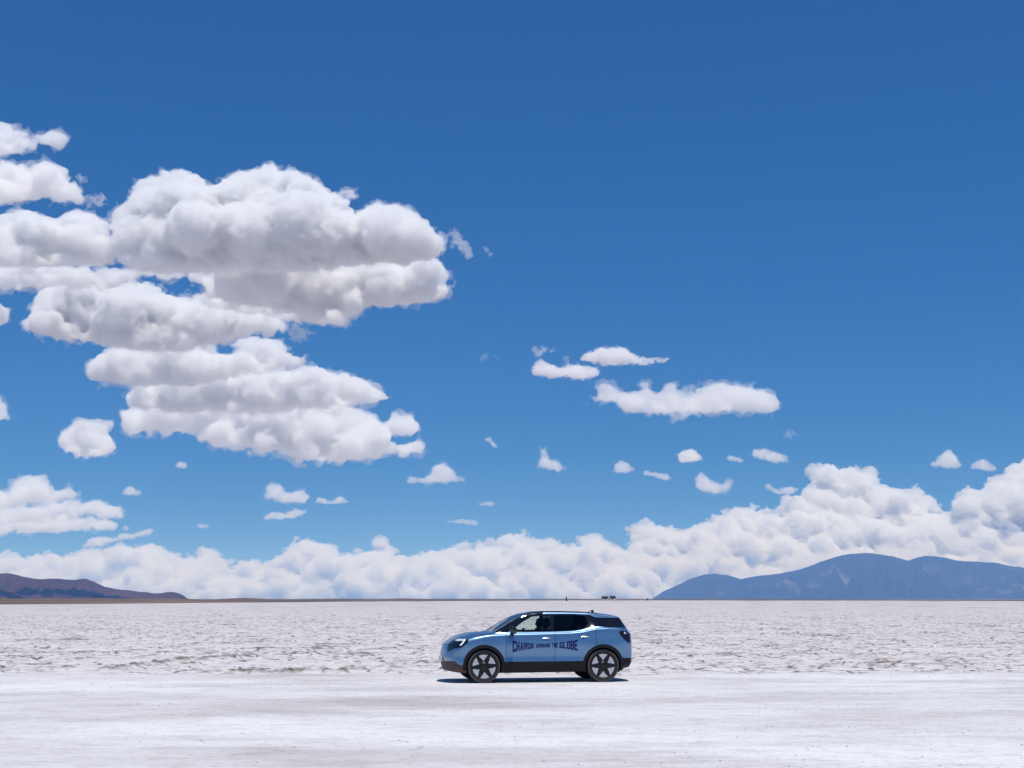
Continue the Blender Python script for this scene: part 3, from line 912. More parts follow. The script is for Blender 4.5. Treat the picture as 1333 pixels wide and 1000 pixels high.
        g = np_mesh('mirror_glass', [(0.058, sgn * 0.16 + dy, 0.075 + dz) for dy, dz in ((-.085, -.05), (.085, -.05), (.085, .05), (-.085, .05))], [(0, 1, 2, 3)], chrome, e, False)
    # antenna fin
    V = []; F = []
    for x, h, w in ((0, 0.0, .028), (.06, .018, .026), (.12, .045, .02), (.165, .062, .010), (.185, .055, .007), (.20, 0.0, .02)):
        V += [(x, -w, 0), (x, -w * .3, h), (x, w * .3, h), (x, w, 0)]
    idx = np.arange(24).reshape(6, 4)
    F = np.stack([idx[:-1, :-1], idx[:-1, 1:], idx[1:, 1:], idx[1:, :-1]], -1).reshape(-1, 4)
    an = np_mesh('antenna_fin', V, F, gloss_black, root); an.location = (3.44 - U0, 0, 1.568)
    # number plate and its mount
    box('number_plate', -0.022, -0.004, -0.26, 0.26, 0.47, 0.58, plate_mat, root, 0.003)
    # --- wheels
    def lathe(name, prof, mat, parent, n=56):
        V, F = [], []
        for i in range(n):
            a = 2 * math.pi * i / n
            for r_, y_ in prof: V.append((r_ * math.cos(a), y_, r_ * math.sin(a)))
        k = len(prof)
        for i in range(n):
            for j in range(k - 1):
                F.append((i * k + j, i * k + j + 1, ((i + 1) % n) * k + j + 1, ((i + 1) % n) * k + j))
        return np_mesh(name, V, F, mat, parent)
    def wheel(x, y, sgn, spin):
        w = empty('wheel', (x - U0, y, WHEEL_R), 0, root)      # outer face towards -y local
        if sgn > 0: w.rotation_euler = (0, 0, math.pi)
        lathe('tyre', [(.272, -.085), (.285, -.105), (.325, -.118), (.352, -.112), (.364, -.10), (.3715, -.085), (.3735, 0), (.3715, .085), (.364, .10), (.34, .118), (.285, .105), (.272, .085)], rubber, w)
        lathe('tyre_edge', [(.346, -.1165), (.352, -.1165), (.357, -.112)], tyre_edge, w)
        lathe('rim', [(.001, -.045), (.10, -.045), (.16, -.035), (.24, -.04), (.262, -.06), (.274, -.100), (.279, -.100), (.279, -.08), (.268, .08)], rim_dark, w)
        # six pale outer blades, each with its notch, and the dark star between them
        for k in range(6):
            a0 = k * math.pi / 3 + math.pi / 2 + spin
            ro, V = .266, []
            out = [(ro, -.40), (ro, -.20), (ro, .0), (ro, .20), (ro, .40), (.205, .30), (.16, .16), (.118, .02), (.155, -.14), (.195, -.27)]
            for y_ in (-.104, -.06):
                for r_, da in out:
                    V.append((r_ * math.cos(a0 + da), y_ + (0.012 if r_ < .2 else 0), r_ * math.sin(a0 + da)))
            n = len(out)
            me = bpy.data.meshes.new('rim_blade')
            me.from_pydata(V, [], [list(range(n))] + [[i, (i + 1) % n, n + (i + 1) % n, n + i] for i in range(n)])
            me.materials.append(rim_pale)
            o = bpy.data.objects.new('rim_blade', me); C.objects.link(o); o.parent = w
            # dark arm between two blades, swept like a pinwheel
            a1 = a0 + math.pi / 6
            arm = [(.06, -.55), (.125, -.30), (.185, -.17), (.258, -.15), (.262, .06), (.205, .17), (.13, .34), (.06, .55)]
            V = [(r_ * math.cos(a1 + da), yy, r_ * math.sin(a1 + da)) for yy in (-.092, -.05) for r_, da in arm]
            n = len(arm)
            me = bpy.data.meshes.new('spoke')
            me.from_pydata(V, [], [list(range(n))] + [[i, (i + 1) % n, n + (i + 1) % n, n + i] for i in range(n)])
            me.materials.append(rim_dark)
            o = bpy.data.objects.new('spoke', me); C.objects.link(o); o.parent = w
        lathe('hub_cap', [(.001, -.108), (.03, -.108), (.040, -.102), (.10, -.098), (.112, -.06)], rim_dark, w, 24)
        return w
    for x in (AX_F, AX_R):
        for sgn in (-1, 1):
            wheel(x, sgn * 0.795, sgn, 0.08 if x == AX_F else 0.0)
    # wheel housings
    for x in (AX_F, AX_R):
        for sgn in (-1, 1):
            n = 20
            V, F = [], []
            for i in range(n + 1):
                a = math.pi * (-0.12 + 1.24 * i / n)
                for y_ in (sgn * .45, sgn * .905 if 0.05 < i / n < 0.95 else sgn * .86):
                    V.append((x - U0 + .418 * math.cos(a), y_, WHEEL_R + .418 * math.sin(a)))
            for i in range(n): F.append((2 * i, 2 * i + 1, 2 * i + 3, 2 * i + 2))
            k0 = len(V)
            V.append((x - U0, sgn * .45, WHEEL_R))
            for i in range(n): F.append((2 * i, 2 * i + 2, k0, k0))
            V, F = V + [], F
            me = bpy.data.meshes.new('wheel_housing')
            me.from_pydata(V, [], [list(dict.fromkeys(f)) for f in F]); me.materials.append(cabin_mat)
            o = bpy.data.objects.new('wheel_housing', me); C.objects.link(o); o.parent = root
            continue
            o = np_mesh('wheel_housing', V, F, cabin_mat, root)
    return root

build_car()

# ---------------------------------------------------------------- small far things on the horizon
hut_dark = simple_mat('hut_dark_wall', (0.03, 0.026, 0.024), 0.9, vary=0.3, bscale=0.6)
hut_pale = simple_mat('hut_salt_block', (0.50, 0.47, 0.45), 0.9, vary=0.2, bscale=0.8)
hut_roof = simple_mat('hut_thatch', (0.045, 0.034, 0.028), 0.95, vary=0.4, bscale=1.5)

def gable(name, w, d, z0, z1, ov, mat, parent):
    hw, hd = w / 2 + ov, d / 2 + ov
    V = [(-hw, -hd, z0), (hw, -hd, z0), (hw, hd, z0), (-hw, hd, z0), (-hw * .75, 0, z1), (hw * .75, 0, z1)]
    F = [(0, 1, 5, 4), (2, 3, 4, 5), (1, 2, 5), (3, 0, 4), (0, 3, 2, 1)]
    me = bpy.data.meshes.new(name); me.from_pydata(V, [], F); me.materials.append(mat)
    o = bpy.data.objects.new(name, me); C.objects.link(o); o.parent = parent
    return o

def slab(name, x0, x1, y0, y1, z0, z1, mat, parent):
    V = [(x, y, z) for z in (z0, z1) for y in (y0, y1) for x in (x0, x1)]
    F = [(0, 2, 3, 1), (4, 5, 7, 6), (0, 1, 5, 4), (2, 6, 7, 3), (0, 4, 6, 2), (1, 3, 7, 5)]
    return np_mesh(name, V, F, mat, parent, False)

def hut(px, Y, w, h, label):
    e = empty('hut', ((px - PX0) / FPX * Y, Y, 0.0))
    tag(e, label, 'hut', 'huts on the far edge of the salt')
    slab('base_course', -w / 2, w / 2, -3, 3, -0.2, h * 0.36, hut_pale, e)
    slab('wall', -w / 2 + .06, w / 2 - .06, -2.94, 2.94, h * 0.36, h * 0.72, hut_dark, e)
    slab('door', -0.7, 0.7, -3.06, -3.004, 0.02, h * 0.60, hut_dark, e)
    gable('roof', w, 6.0, h * 0.72, h, 0.5, hut_roof, e)
    return e

hut(786.2, 2010, 9.0, 6.0, 'wider dark-roofed hut of a pair on the horizon above the car roof')
hut(796.0, 2000, 8.2, 6.4, 'narrower dark-roofed hut of a pair on the horizon towards the blue mountain')

def marker(px, Y, h, label):
    e = empty('cairn', ((px - PX0) / FPX * Y, Y, 0.0))
    tag(e, label, 'cairn', 'markers on the far edge of the salt')
    V, F = [], []
    rad = [(0.95, -0.1), (0.85, 0.3 * h), (0.55, 0.62 * h), (0.7, 0.8 * h), (0.25, h)]
    for r_, z in rad:
        for k in range(8):
            a = k * math.pi / 4
            V.append((r_ * (1 + .15 * math.sin(3 * k + z)) * math.cos(a), r_ * math.sin(a), z))
    for i in range(len(rad) - 1):
        for k in range(8):
            F.append((i * 8 + k, i * 8 + (k + 1) % 8, i * 8 + 8 + (k + 1) % 8, i * 8 + 8 + k))
    np_mesh('stone_stack', V, F, hut_dark, e)
    return e

marker(736.5, 1500, 4.6, 'tall lone dark marker on the horizon above the car doors')
marker(841.0, 1800, 3.2, 'short dark marker on the horizon at the foot of the blue mountain')

# ---------------------------------------------------------------- clouds
def surface_nets(f, origin, cell):
    """isosurface f = 0 (inside negative) of a regular grid as a quad mesh"""
    s = f < 0
    nx, ny, nz = f.shape
    cnt = np.zeros((nx - 1, ny - 1, nz - 1), np.float32)
    acc = np.zeros((nx - 1, ny - 1, nz - 1, 3), np.float32)
    corners = [(i, j, k) for i in (0, 1) for j in (0, 1) for k in (0, 1)]
    def sub(a, c):
        return a[c[0]:nx - 1 + c[0], c[1]:ny - 1 + c[1], c[2]:nz - 1 + c[2]]
    ins = sum(sub(s, c).astype(np.int8) for c in corners)
    act = (ins > 0) & (ins < 8)
    ci = np.argwhere(act)
    vals = {c: f[ci[:, 0] + c[0], ci[:, 1] + c[1], ci[:, 2] + c[2]] for c in corners}
    P = np.zeros((len(ci), 3), np.float32); n = np.zeros(len(ci), np.float32)
    for a in corners:
        for ax in range(3):
            if a[ax]: continue
            b = list(a); b[ax] = 1; b = tuple(b)
            va, vb = vals[a], vals[b]
            cr = (va < 0) != (vb < 0)
            t = np.where(cr, va / np.where(cr, va - vb, 1), 0)
            for k in range(3):
                P[:, k] += np.where(cr, a[k] + (t if k == ax else 0), 0)
            n += cr
    P = P / n[:, None]
    V = origin + (ci + P) * cell
    vid = np.full(act.shape, -1, np.int32)
    vid[act] = np.arange(len(ci))
    faces = []
    for ax in range(3):
        o1, o2 = [(1, 2), (2, 0), (0, 1)][ax]
        sl0 = [slice(1, -1)] * 3; sl1 = [slice(1, -1)] * 3
        sl0[ax] = slice(0, -1); sl1[ax] = slice(1, None)
        a, b = s[tuple(sl0)], s[tuple(sl1)]
        for flag, flip in ((a & ~b, False), (~a & b, True)):
            e = np.argwhere(flag)
            if not len(e): continue
            off = np.ones(3, int); off[ax] = 0
            e = e + off
            q = []
            for d1, d2 in ((0, 0), (-1, 0), (-1, -1), (0, -1)):
                g = e.copy(); g[:, o1] += d1; g[:, o2] += d2
                q.append(vid[g[:, 0], g[:, 1], g[:, 2]])
            q = np.stack(q, -1)
            faces.append(q[:, ::-1] if flip else q)
    return V, np.concatenate(faces)

_cloud_mats = {}
def cloud_mat(mfp, key='body'):
    k = (round(math.log(mfp) * 4), key)
    if k in _cloud_mats: return _cloud_mats[k]
    m, nt, N, L, p = new_mat('cloud_%s_vapour' % key)
    N.remove(p)
    v = N.new('ShaderNodeVolumePrincipled')
    v.inputs['Color'].default_value = (0.9995, 0.9995, 0.9995, 1)
    v.inputs['Density'].default_value = 1.0 / mfp
    v.inputs['Anisotropy'].default_value = 0.0
    L.new(v.outputs[0], N['Material Output'].inputs['Volume'])
    _cloud_mats[k] = m
    return m

# a periodic tile of billowed and of plain fractal noise: 8 lattice cells of 16 voxels
def _noise_tile(n=128, base=8, octaves=4, gain=0.56):
    g = np.arange(n, dtype=np.float32) / n
    X, Y, Z = np.meshgrid(g, g, g, indexing='ij')
    B = np.zeros((n, n, n), np.float32); S = B.copy()
    a, tot, per = 1.0, 0.0, base
    fade = lambda t: t * t * t * (t * (t * 6 - 15) + 10)
    for o in range(octaves):
        x, y, z = X * per, Y * per, Z * per
        xi, yi, zi = x.astype(np.int32), y.astype(np.int32), z.astype(np.int32)
        xf, yf, zf = x - xi, y - yi, z - zi
        u, v, w = fade(xf), fade(yf), fade(zf)
        def gr(dx, dy, dz):
            h = _PERM[_PERM[_PERM[(xi + dx) % per + 17 * o] + (yi + dy) % per] + (zi + dz) % per] & 255
            G = _G3[h]
            return G[..., 0] * (xf - dx) + G[..., 1] * (yf - dy) + G[..., 2] * (zf - dz)
        lerp = lambda p, q, t: p + (q - p) * t
        nn = lerp(lerp(lerp(gr(0, 0, 0), gr(1, 0, 0), u), lerp(gr(0, 1, 0), gr(1, 1, 0), u), v),
                  lerp(lerp(gr(0, 0, 1), gr(1, 0, 1), u), lerp(gr(0, 1, 1), gr(1, 1, 1), u), v), w) * 1.5
        S += a * nn; B += a * (np.abs(nn) * 2.2 - 0.55)
        tot += a; a *= gain; per *= 2
    return B / tot, S / tot

TILE_B, TILE_S = _noise_tile()

def tile(T, x, y, z):
    n = T.shape[0]
    out = 0
    c = []
    for q in (x, y, z):
        q = np.asarray(q, np.float32) * 16
        f = np.floor(q); c.append((f.astype(np.int32), (q - f).astype(np.float32)))
    (xi, xf), (yi, yf), (zi, zf) = c
    for dx in (0, 1):
        wx = xf if dx else 1 - xf
        for dy in (0, 1):
            wxy = wx * (yf if dy else 1 - yf)
            for dz in (0, 1):
                out = out + wxy * (zf if dz else 1 - zf) * T[(xi + dx) % n, (yi + dy) % n, (zi + dz) % n]
    return out

def fill_outline(poly, rmax, rmin, shrink, rnd, holes=(), rvar=0.55):
    """cover a pixel outline with discs: the puffs that the cloud is heaped from"""
    P = np.array(poly, float)
    st = max(1.0, min(3.0, rmin / 1.5))
    x0, y0 = P.min(0); x1, y1 = P.max(0)
    X, Y = np.meshgrid(np.arange(x0, x1 + st, st), np.arange(y0, y1 + st, st), indexing='ij')
    ins = np.zeros(X.shape, bool); dist = np.full(X.shape, 1e9)
    for a, b in zip(P, np.roll(P, -1, 0)):
        d = b - a
        t = np.clip(((X - a[0]) * d[0] + (Y - a[1]) * d[1]) / max(1e-9, d @ d), 0, 1)
        dist = np.minimum(dist, np.hypot(X - a[0] - t * d[0], Y - a[1] - t * d[1]))
        cr = (a[1] > Y) != (b[1] > Y)
        with np.errstate(divide='ignore', invalid='ignore'):
            ins ^= cr & (X < (b[0] - a[0]) * (Y - a[1]) / (b[1] - a[1]) + a[0])
    for hx, hy, ra, rb in holes:
        q = np.hypot((X - hx) / ra, (Y - hy) / rb)
        ins &= q > 1; dist = np.minimum(dist, np.abs(q - 1) * min(ra, rb))
    dist = np.where(ins, dist, -1)
    cov = np.where(ins, dist + rnd.uniform(0, 0.3 * rmin, X.shape), -1)
    out = []
    while len(out) < 900:
        k = np.unravel_index(np.argmax(cov), cov.shape)
        if cov[k] < rmin * 0.55: break
        lim = rmax * rnd.uniform(rvar, 1.0)
        r = min(dist[k], lim)
        out.append((X[k], Y[k], max(r - shrink, rmin * 0.45)))
        cov[np.hypot(X - X[k], Y - Y[k]) < 0.72 * r] = -1
    return out

def cloud_lobe(root, poly, Y, amp=None, rmax=60, cell=None, seed=0, holes=(), mfp=8.5, fringe=1.2, depth=1.1, base=None, body=True, slope=0.5, rvar=0.55, fine=0.55, sfac=4.4):
    xm = min(p[0] for p in poly)
    if poly[0][0] == poly[-1][0] == xm <= -40:      # beyond the frame the cloud tapers off instead of ending in a wall
        y0, y1 = poly[0][1], poly[-1][1]
        poly = list(poly) + [(xm - 0.5 * (y1 - y0), y1 - 0.12 * (y1 - y0)), (xm - 1.5 * (y1 - y0), y1 - 0.4 * (y1 - y0)), (xm - 0.6 * (y1 - y0), y0 + 0.25 * (y1 - y0))]
    u = Y / FPX
    rnd = np.random.RandomState(int(seed * 13) + 5)
    P = np.array(poly, float)
    ext = P.max(0) - P.min(0)
    size = math.sqrt(max(1.0, 0.6 * ext[0] * ext[1]))
    amp = amp or min(12.0, max(2.2, 0.125 * size))
    cell = cell or min(2.8, max(1.15, amp / 3.2))
    S = amp * sfac
    discs = np.array(fill_outline(poly, min(rmax, 0.5 * ext[1] + 1), max(2.5 * cell, amp * 0.8), (0.35 if size > 150 else 0.24) * amp, rnd, holes, rvar))
    cx, cyy = P.mean(0)
    n_ = len(discs)
    rr = discs[:, 2]
    dy = rnd.uniform(-0.8, 0.8, n_) * np.minimum(rr, 40) * depth + slope * (P[:, 1].max() - discs[:, 1])
    k_ = 1 + dy / FPX                          # farther back means farther out along the same line of sight
    cc = np.stack([(discs[:, 0] - PX0) * k_ - (cx - PX0), dy, (HORIZON - discs[:, 1]) * k_ - (HORIZON - cyy)], -1)
    rr = rr * k_
    rv = np.stack([rr * 1.08, rr * depth, rr], -1)
    pad = amp * 1.5 + 3 * cell
    lo = (cc - rv).min(0) - pad; hi = (cc + rv).max(0) + pad
    n = np.ceil((hi - lo) / cell).astype(int) + 1
    gx, gy, gz = [(lo[k] + np.arange(n[k]) * cell).astype(np.float32) for k in range(3)]
    f = np.full(n, 40.0, np.float32)
    k = max(1.5, 0.5 * amp)
    for i in range(n_):
        rad = rv[i] + pad
        ia = [max(0, int((cc[i][q] - rad[q] - lo[q]) / cell)) for q in range(3)]
        ib = [min(n[q], int((cc[i][q] + rad[q] - lo[q]) / cell) + 2) for q in range(3)]
        X, Yg, Z = np.meshgrid(gx[ia[0]:ib[0]], gy[ia[1]:ib[1]], gz[ia[2]:ib[2]], indexing='ij', sparse=True)
        q = np.sqrt(((X - cc[i][0]) / rv[i][0]) ** 2 + ((Yg - cc[i][1]) / rv[i][1]) ** 2 + ((Z - cc[i][2]) / rv[i][2]) ** 2)
        d = (q - 1) * rv[i].min()
        sub = f[ia[0]:ib[0], ia[1]:ib[1], ia[2]:ib[2]]
        h = np.maximum(k - np.abs(sub - d), 0) / k
        f[ia[0]:ib[0], ia[1]:ib[1], ia[2]:ib[2]] = np.minimum(sub, d) - h * h * k * 0.25
    band = np.nonzero(np.abs(f) < amp * 2.0)
    bx, by, bz = gx[band[0]], gy[band[1]], gz[band[2]]
    fv = f[band]
    wq = S * 2.2
    sw = tile(TILE_S, bx / wq + seed * 0.37, by / wq, bz / wq)
    wx = bx + 0.55 * S * sw; wz = bz + 0.4 * S * sw
    nb = tile(TILE_B, wx / S + seed * 0.71, by / S + 1.3, wz / S)
    nh = tile(TILE_B, wx / S * 3.7 + 2.2, by / S * 3.7 + seed * 0.3, wz / S * 3.7)
    val = fv - amp * (0.75 * nb + fine * nh + 0.05)
    if base is not None:                       # level condensation base
        bb = (cyy - base) + 0.9 * amp * sw + 0.5 * amp * nb
        kk = 0.5 * amp + 1
        d2 = bb - bz
        h = np.maximum(kk - np.abs(val - d2), 0) / kk
        val = np.maximum(val, d2) + h * h * kk * 0.25
    for hx, hy, ra, rb in holes:
        q = np.sqrt(((bx - (hx - cx)) / ra) ** 2 + ((bz - (cyy - hy)) / rb) ** 2) - 1
        val = np.maximum(val, -(q * min(ra, rb)) + 0.8 * amp * nb)
    org = at(cx, cyy, Y) - root.location
    f0 = f.copy()
    def build(v, name, m):
        f[:] = f0
        f[band] = v
        f[0] = f[-1] = 9; f[:, 0] = f[:, -1] = 9; f[:, :, 0] = f[:, :, -1] = 9
        V, F = surface_nets(f, lo, cell)
        o = np_mesh(name, V * u, F, m, root)
        o.location = org
        return o
    if body:
        build(val, 'cloud_lobe', cloud_mat(mfp * u))
    if fringe:
        nf = tile(TILE_S, wx / S * 1.9 + 3.1 + seed, by / S * 1.9, wz / S * 1.9)
        nf = 0.6 * nf + 0.5 * tile(TILE_S, bx / S * 4.7 + seed, by / S * 4.7, bz / S * 4.7)
        if body:
            build(val - (0.10 + 1.55 * nf) * amp * fringe, 'cloud_fringe', cloud_mat(mfp * 3.8 * u, 'fringe'))
        else:
            nf = 0.45 * nf + 0.75 * tile(TILE_S, wx / S * 3.3 + seed, by / S * 3.3, wz / S * 3.3)
            build(val - (0.12 + 2.4 * nf) * amp * fringe, 'cloud_fringe', cloud_mat(mfp * 3.4 * u, 'fringe'))

def cloud(label, lobes, group='clouds over the salt flat', **kw):
    pts = np.array([p for l in lobes for p in l[0]], float)
    Y0 = lobes[0][1]
    root = empty('cloud', at(pts[:, 0].mean(), pts[:, 1].max(), Y0))
    tag(root, label, 'cloud', group)
    for i, l in enumerate(lobes):
        k = dict(kw); k.update(l[2] if len(l) > 2 else {})
        k.setdefault('seed', len(label) * 0.31 + i * 2.7)
        cloud_lobe(root, l[0], l[1], **k)
    return root

CLOUD_BASE = 1650.0
def base_depth(py):
    """depth at which a cloud whose underside shows at row py floats at the common condensation level"""
    return CLOUD_BASE * FPX / (HORIZON - py)

# the huge cumulus, its storeys one behind the other
cloud('huge heaped white cumulus in several storeys with grey undersides, biggest cloud of all', [
    ([(140, 285), (160, 258), (180, 234), (205, 222), (235, 220), (255, 228), (270, 241), (290, 232), (310, 222), (330, 220), (345, 213), (375, 214), (400, 220), (420, 235), (430, 248),
      (460, 246), (480, 262), (500, 262), (530, 268), (560, 285), (580, 305), (587, 325), (578, 345), (530, 346), (500, 348), (430, 356), (380, 360), (300, 362), (220, 362), (150, 352), (140, 320)], 7600,
     dict(base=362, rmax=54, depth=1.4, slope=0.45, seed=9.3, holes=[(468, 265, 8, 6)])),
    ([(-60, 292), (0, 280), (20, 272), (50, 276), (70, 286), (95, 272), (120, 275), (142, 288), (150, 302), (165, 330), (150, 348), (60, 352), (-60, 354)], 7700, dict(base=350, rmax=38, depth=1.3, slope=0.4)),
    ([(262, 350), (285, 342), (330, 334), (400, 322), (455, 322), (490, 332), (530, 324), (562, 324), (582, 340), (590, 370), (580, 390), (535, 399), (480, 403), (453, 418), (446, 434), (420, 427), (385, 413), (345, 403), (300, 399), (270, 389), (262, 370)], 8300,
     dict(rmax=38, base=427, depth=1.4, slope=0.45, holes=[(470, 328, 13, 7), (527, 330, 9, 7)])),
    ([(-60, 342), (60, 340), (150, 346), (240, 352), (280, 356), (262, 366), (200, 362), (150, 374), (60, 376), (20, 380), (-60, 376)], 8500, dict(rmax=18)),
    ([(28, 432), (35, 402), (60, 367), (72, 350), (110, 352), (150, 362), (195, 370), (235, 384), (275, 388), (310, 390), (345, 398), (376, 410), (378, 434), (340, 440), (300, 446), (270, 456), (230, 464), (180, 462), (130, 450), (90, 444), (50, 441)], 9300,
     dict(rmax=38, base=456, depth=1.3)),
    ([(105, 482), (118, 470), (135, 455), (150, 440), (200, 436), (260, 446), (285, 452), (330, 438), (365, 446), (392, 458), (415, 472), (395, 479), (340, 484), (300, 497), (240, 507), (185, 502), (160, 507), (130, 501)], 10500,
     dict(rmax=28, base=506, holes=[(293, 452, 12, 5)])),
    ([(160, 520), (170, 505), (190, 490), (230, 480), (280, 476), (340, 474), (400, 478), (440, 482), (470, 490), (495, 508), (511, 513), (490, 526), (450, 530), (400, 536), (300, 542), (200, 537), (170, 530)], 12000, dict(rmax=30, base=545)),
    ([(150, 550), (165, 528), (200, 515), (240, 515), (320, 515), (400, 512), (450, 521), (480, 535), (505, 553), (515, 541), (530, 538), (545, 555), (541, 567), (512, 572), (556, 580), (550, 591), (500, 597), (450, 605), (390, 605), (360, 593), (310, 589), (270, 581), (250, 566), (210, 569), (160, 563)], 15000,
     dict(rmax=32, base=603, depth=1.3)),
    ([(250, 384), (275, 372), (310, 372), (350, 376), (388, 392), (405, 412), (392, 424), (350, 414), (300, 406), (262, 398)], 8900, dict(rmax=16)),
    ([(580, 298), (592, 298), (604, 308), (612, 322), (620, 338), (608, 338), (600, 326), (588, 318)], 7600, dict(body=False, amp=6, fringe=1.3)),
    ([(630, 318), (637, 322), (641, 336), (632, 334)], 7600, dict(body=False, amp=4, fringe=1.2)),
    ([(365, 424), (392, 420), (408, 436), (398, 446), (376, 440)], 8300, dict(body=False, amp=6, fringe=1.3)),
])
cloud('ragged cloud above the left end of the huge cumulus, blue gap through it', [
    ([(-70, 160), (0, 156), (18, 168), (50, 176), (75, 169), (92, 177), (101, 188), (80, 195), (58, 191), (35, 200), (10, 206), (-70, 216)], 6100, dict(rmax=18, mfp=9, fringe=1.4)),
    ([(-70, 204), (10, 208), (45, 215), (66, 205), (82, 211), (92, 235), (108, 252), (113, 264), (80, 268), (50, 259), (20, 267), (-70, 274)], 6400, dict(rmax=30, fringe=1.3)),
    ([(98, 224), (112, 232), (112, 240), (100, 236)], 6400, dict(body=False, amp=4, fringe=1.2)),
    ([(108, 256), (130, 252), (145, 262), (132, 270), (112, 268)], 6600, dict(body=False, amp=6, fringe=1.2)),
])
def small(label, poly, base=None, **kw):
    b = base or max(p[1] for p in poly)
    kw.setdefault('base', b + 1); kw.setdefault('fringe', 1.5); kw.setdefault('mfp', 13.0)
    return cloud(label, [(poly, base_depth(b))], **kw)
cloud('small round cloud with shaded top tucked under the huge cumulus', [
    ([(73, 575), (85, 556), (102, 547), (125, 548), (136, 556), (146, 570), (155, 585), (140, 594), (110, 597), (85, 589)], base_depth(597), dict(rmax=24)),
    ([(90, 552), (100, 543), (125, 545), (148, 545), (151, 558), (140, 566), (110, 562)], base_depth(590), dict(mfp=14, rmax=12, fringe=1.3))])
small('half cloud at the picture edge below the huge cumulus', [(-40, 518), (0, 514), (8, 528), (15, 546), (-5, 550), (-40, 552)])
small('thin torn scrap of cloud beside the shaded flank of the huge cumulus', [(-40, 392), (4, 396), (16, 404), (12, 420), (0, 428), (-40, 428)], mfp=12, fringe=1.4)
small('tiny pale puff alone beneath the huge cumulus', [(227, 609), (231, 601), (239, 600), (247, 607), (240, 611)], mfp=9)
small('small flat-based puff just above the long cloud bank near the brown hills', [(157, 644), (162, 634), (168, 631), (176, 636), (190, 641), (182, 646), (165, 646)])
cloud('heaped grey and white cumulus standing above the brown hills', [
    ([(-70, 650), (-20, 636), (10, 640), (20, 625), (40, 617), (60, 625), (73, 638), (92, 628), (103, 640), (104, 650), (60, 656), (0, 668), (-70, 672)], 30000, dict(rmax=22, base=664)),
    ([(-70, 668), (0, 656), (60, 654), (100, 652), (120, 650), (150, 654), (166, 668), (160, 676), (120, 674), (60, 680), (-70, 690)], 33000, dict(rmax=17, base=682)),
    ([(-70, 690), (-20, 678), (20, 672), (60, 668), (110, 672), (140, 676), (166, 680), (170, 690), (120, 691), (80, 692), (0, 698), (-70, 702)], 36000, dict(rmax=15, base=697))])
cloud('low streaky cloud between the heaped cumulus and the bank over the brown hills', [
    ([(104, 712), (118, 700), (132, 697), (148, 699), (160, 693), (172, 694), (188, 689), (206, 688), (198, 696), (176, 701), (150, 706), (130, 713)], 40500, dict(rmax=8, mfp=7, amp=3.5, fringe=1.4))])
small('white boat-shaped cloud with two humps, larger one of a close trio', [(344, 648), (347, 634), (352, 628), (363, 629), (376, 641), (390, 635), (403, 643), (405, 652), (395, 656), (360, 655)])
small('row of two small puffs trailing off the boat-shaped cloud', [(408, 655), (414, 646), (424, 649), (432, 653), (441, 645), (450, 648), (459, 654), (442, 657), (420, 657)], mfp=8)
small('flat sliver of cloud right under the boat-shaped cloud', [(342, 674), (352, 666), (370, 667), (385, 662), (403, 666), (390, 674), (365, 677), (346, 678)])
small('pointed triangular cloud with a thin tail off the tip of the huge cumulus', [(528, 630), (534, 617), (542, 622), (558, 616), (571, 601), (580, 600), (590, 612), (607, 627), (580, 630), (550, 631)])
small('tiny comma-shaped puff alone in open sky', [(629, 575), (633, 568), (640, 567), (642, 573), (650, 582), (642, 585), (637, 577)], base=600)
small('small pyramid-shaped cloud alone in open sky', [(697, 609), (703, 596), (702, 581), (711, 582), (715, 596), (728, 601), (738, 610), (726, 615), (712, 611)], base=640)
cloud('thin scrappy cloud of two layers beside the long smooth cloud', [
    ([(692, 489), (692, 471), (703, 466), (714, 474), (730, 477), (750, 472), (768, 475), (783, 479), (781, 491), (760, 495), (720, 493)], base_depth(495), dict(rmax=11, mfp=8, fringe=1.2)),
    ([(692, 462), (697, 448), (712, 452), (729, 451), (718, 459), (704, 464)], base_depth(495), dict(body=False, amp=6, fringe=1.2)),
    ([(732, 470), (736, 460), (742, 466), (740, 474)], base_depth(495), dict(body=False, amp=4))])
small('tapering wedge-shaped cloud right above the long smooth cloud', [(755, 468), (762, 457), (772, 455), (784, 449), (800, 453), (812, 451), (830, 462), (852, 463), (875, 465), (866, 474), (832, 475), (800, 478), (775, 473)], mfp=7, fringe=1.2)
small('long smooth white cloud with bumpy top and level base alone in open sky', [(762, 524), (772, 512), (786, 500), (800, 506), (826, 508), (840, 497), (853, 507), (868, 501), (885, 508), (910, 501), (935, 496), (960, 500), (985, 502), (1005, 511), (1023, 534), (990, 540), (945, 539), (900, 545), (860, 541), (805, 537), (796, 527)], rmax=20)
small('small slanting puff, one of a pair with a thin ragged sliver', [(797, 616), (800, 604), (808, 598), (818, 603), (829, 612), (815, 617)])
small('thin ragged sliver of cloud beside a small slanting puff', [(832, 618), (840, 612), (856, 615), (870, 617), (876, 624), (868, 627), (850, 621)], mfp=9)
small('little mushroom-like puff with a thin foot', [(878, 605), (884, 600), (880, 592), (890, 585), (902, 583), (912, 592), (918, 600), (900, 602)], mfp=7)
small('thin faint sliver of cloud joined to an oval cloud', [(942, 596), (950, 592), (962, 595), (975, 601), (962, 603), (948, 600)], mfp=10)
small('oval cloud with a faint sliver at its end', [(975, 594), (982, 584), (995, 582), (1012, 588), (1026, 593), (1026, 602), (1010, 604), (990, 599)])
small('cradle-shaped cloud floating just above the shoulder of the great bank', [(903, 632), (907, 620), (914, 615), (926, 624), (940, 630), (949, 619), (956, 630), (946, 643), (925, 644), (910, 638)])
small('peaked puff, bigger of two beside the tall end of the bank', [(1208, 606), (1220, 597), (1229, 586), (1238, 584), (1246, 596), (1256, 609), (1240, 611), (1222, 609)])
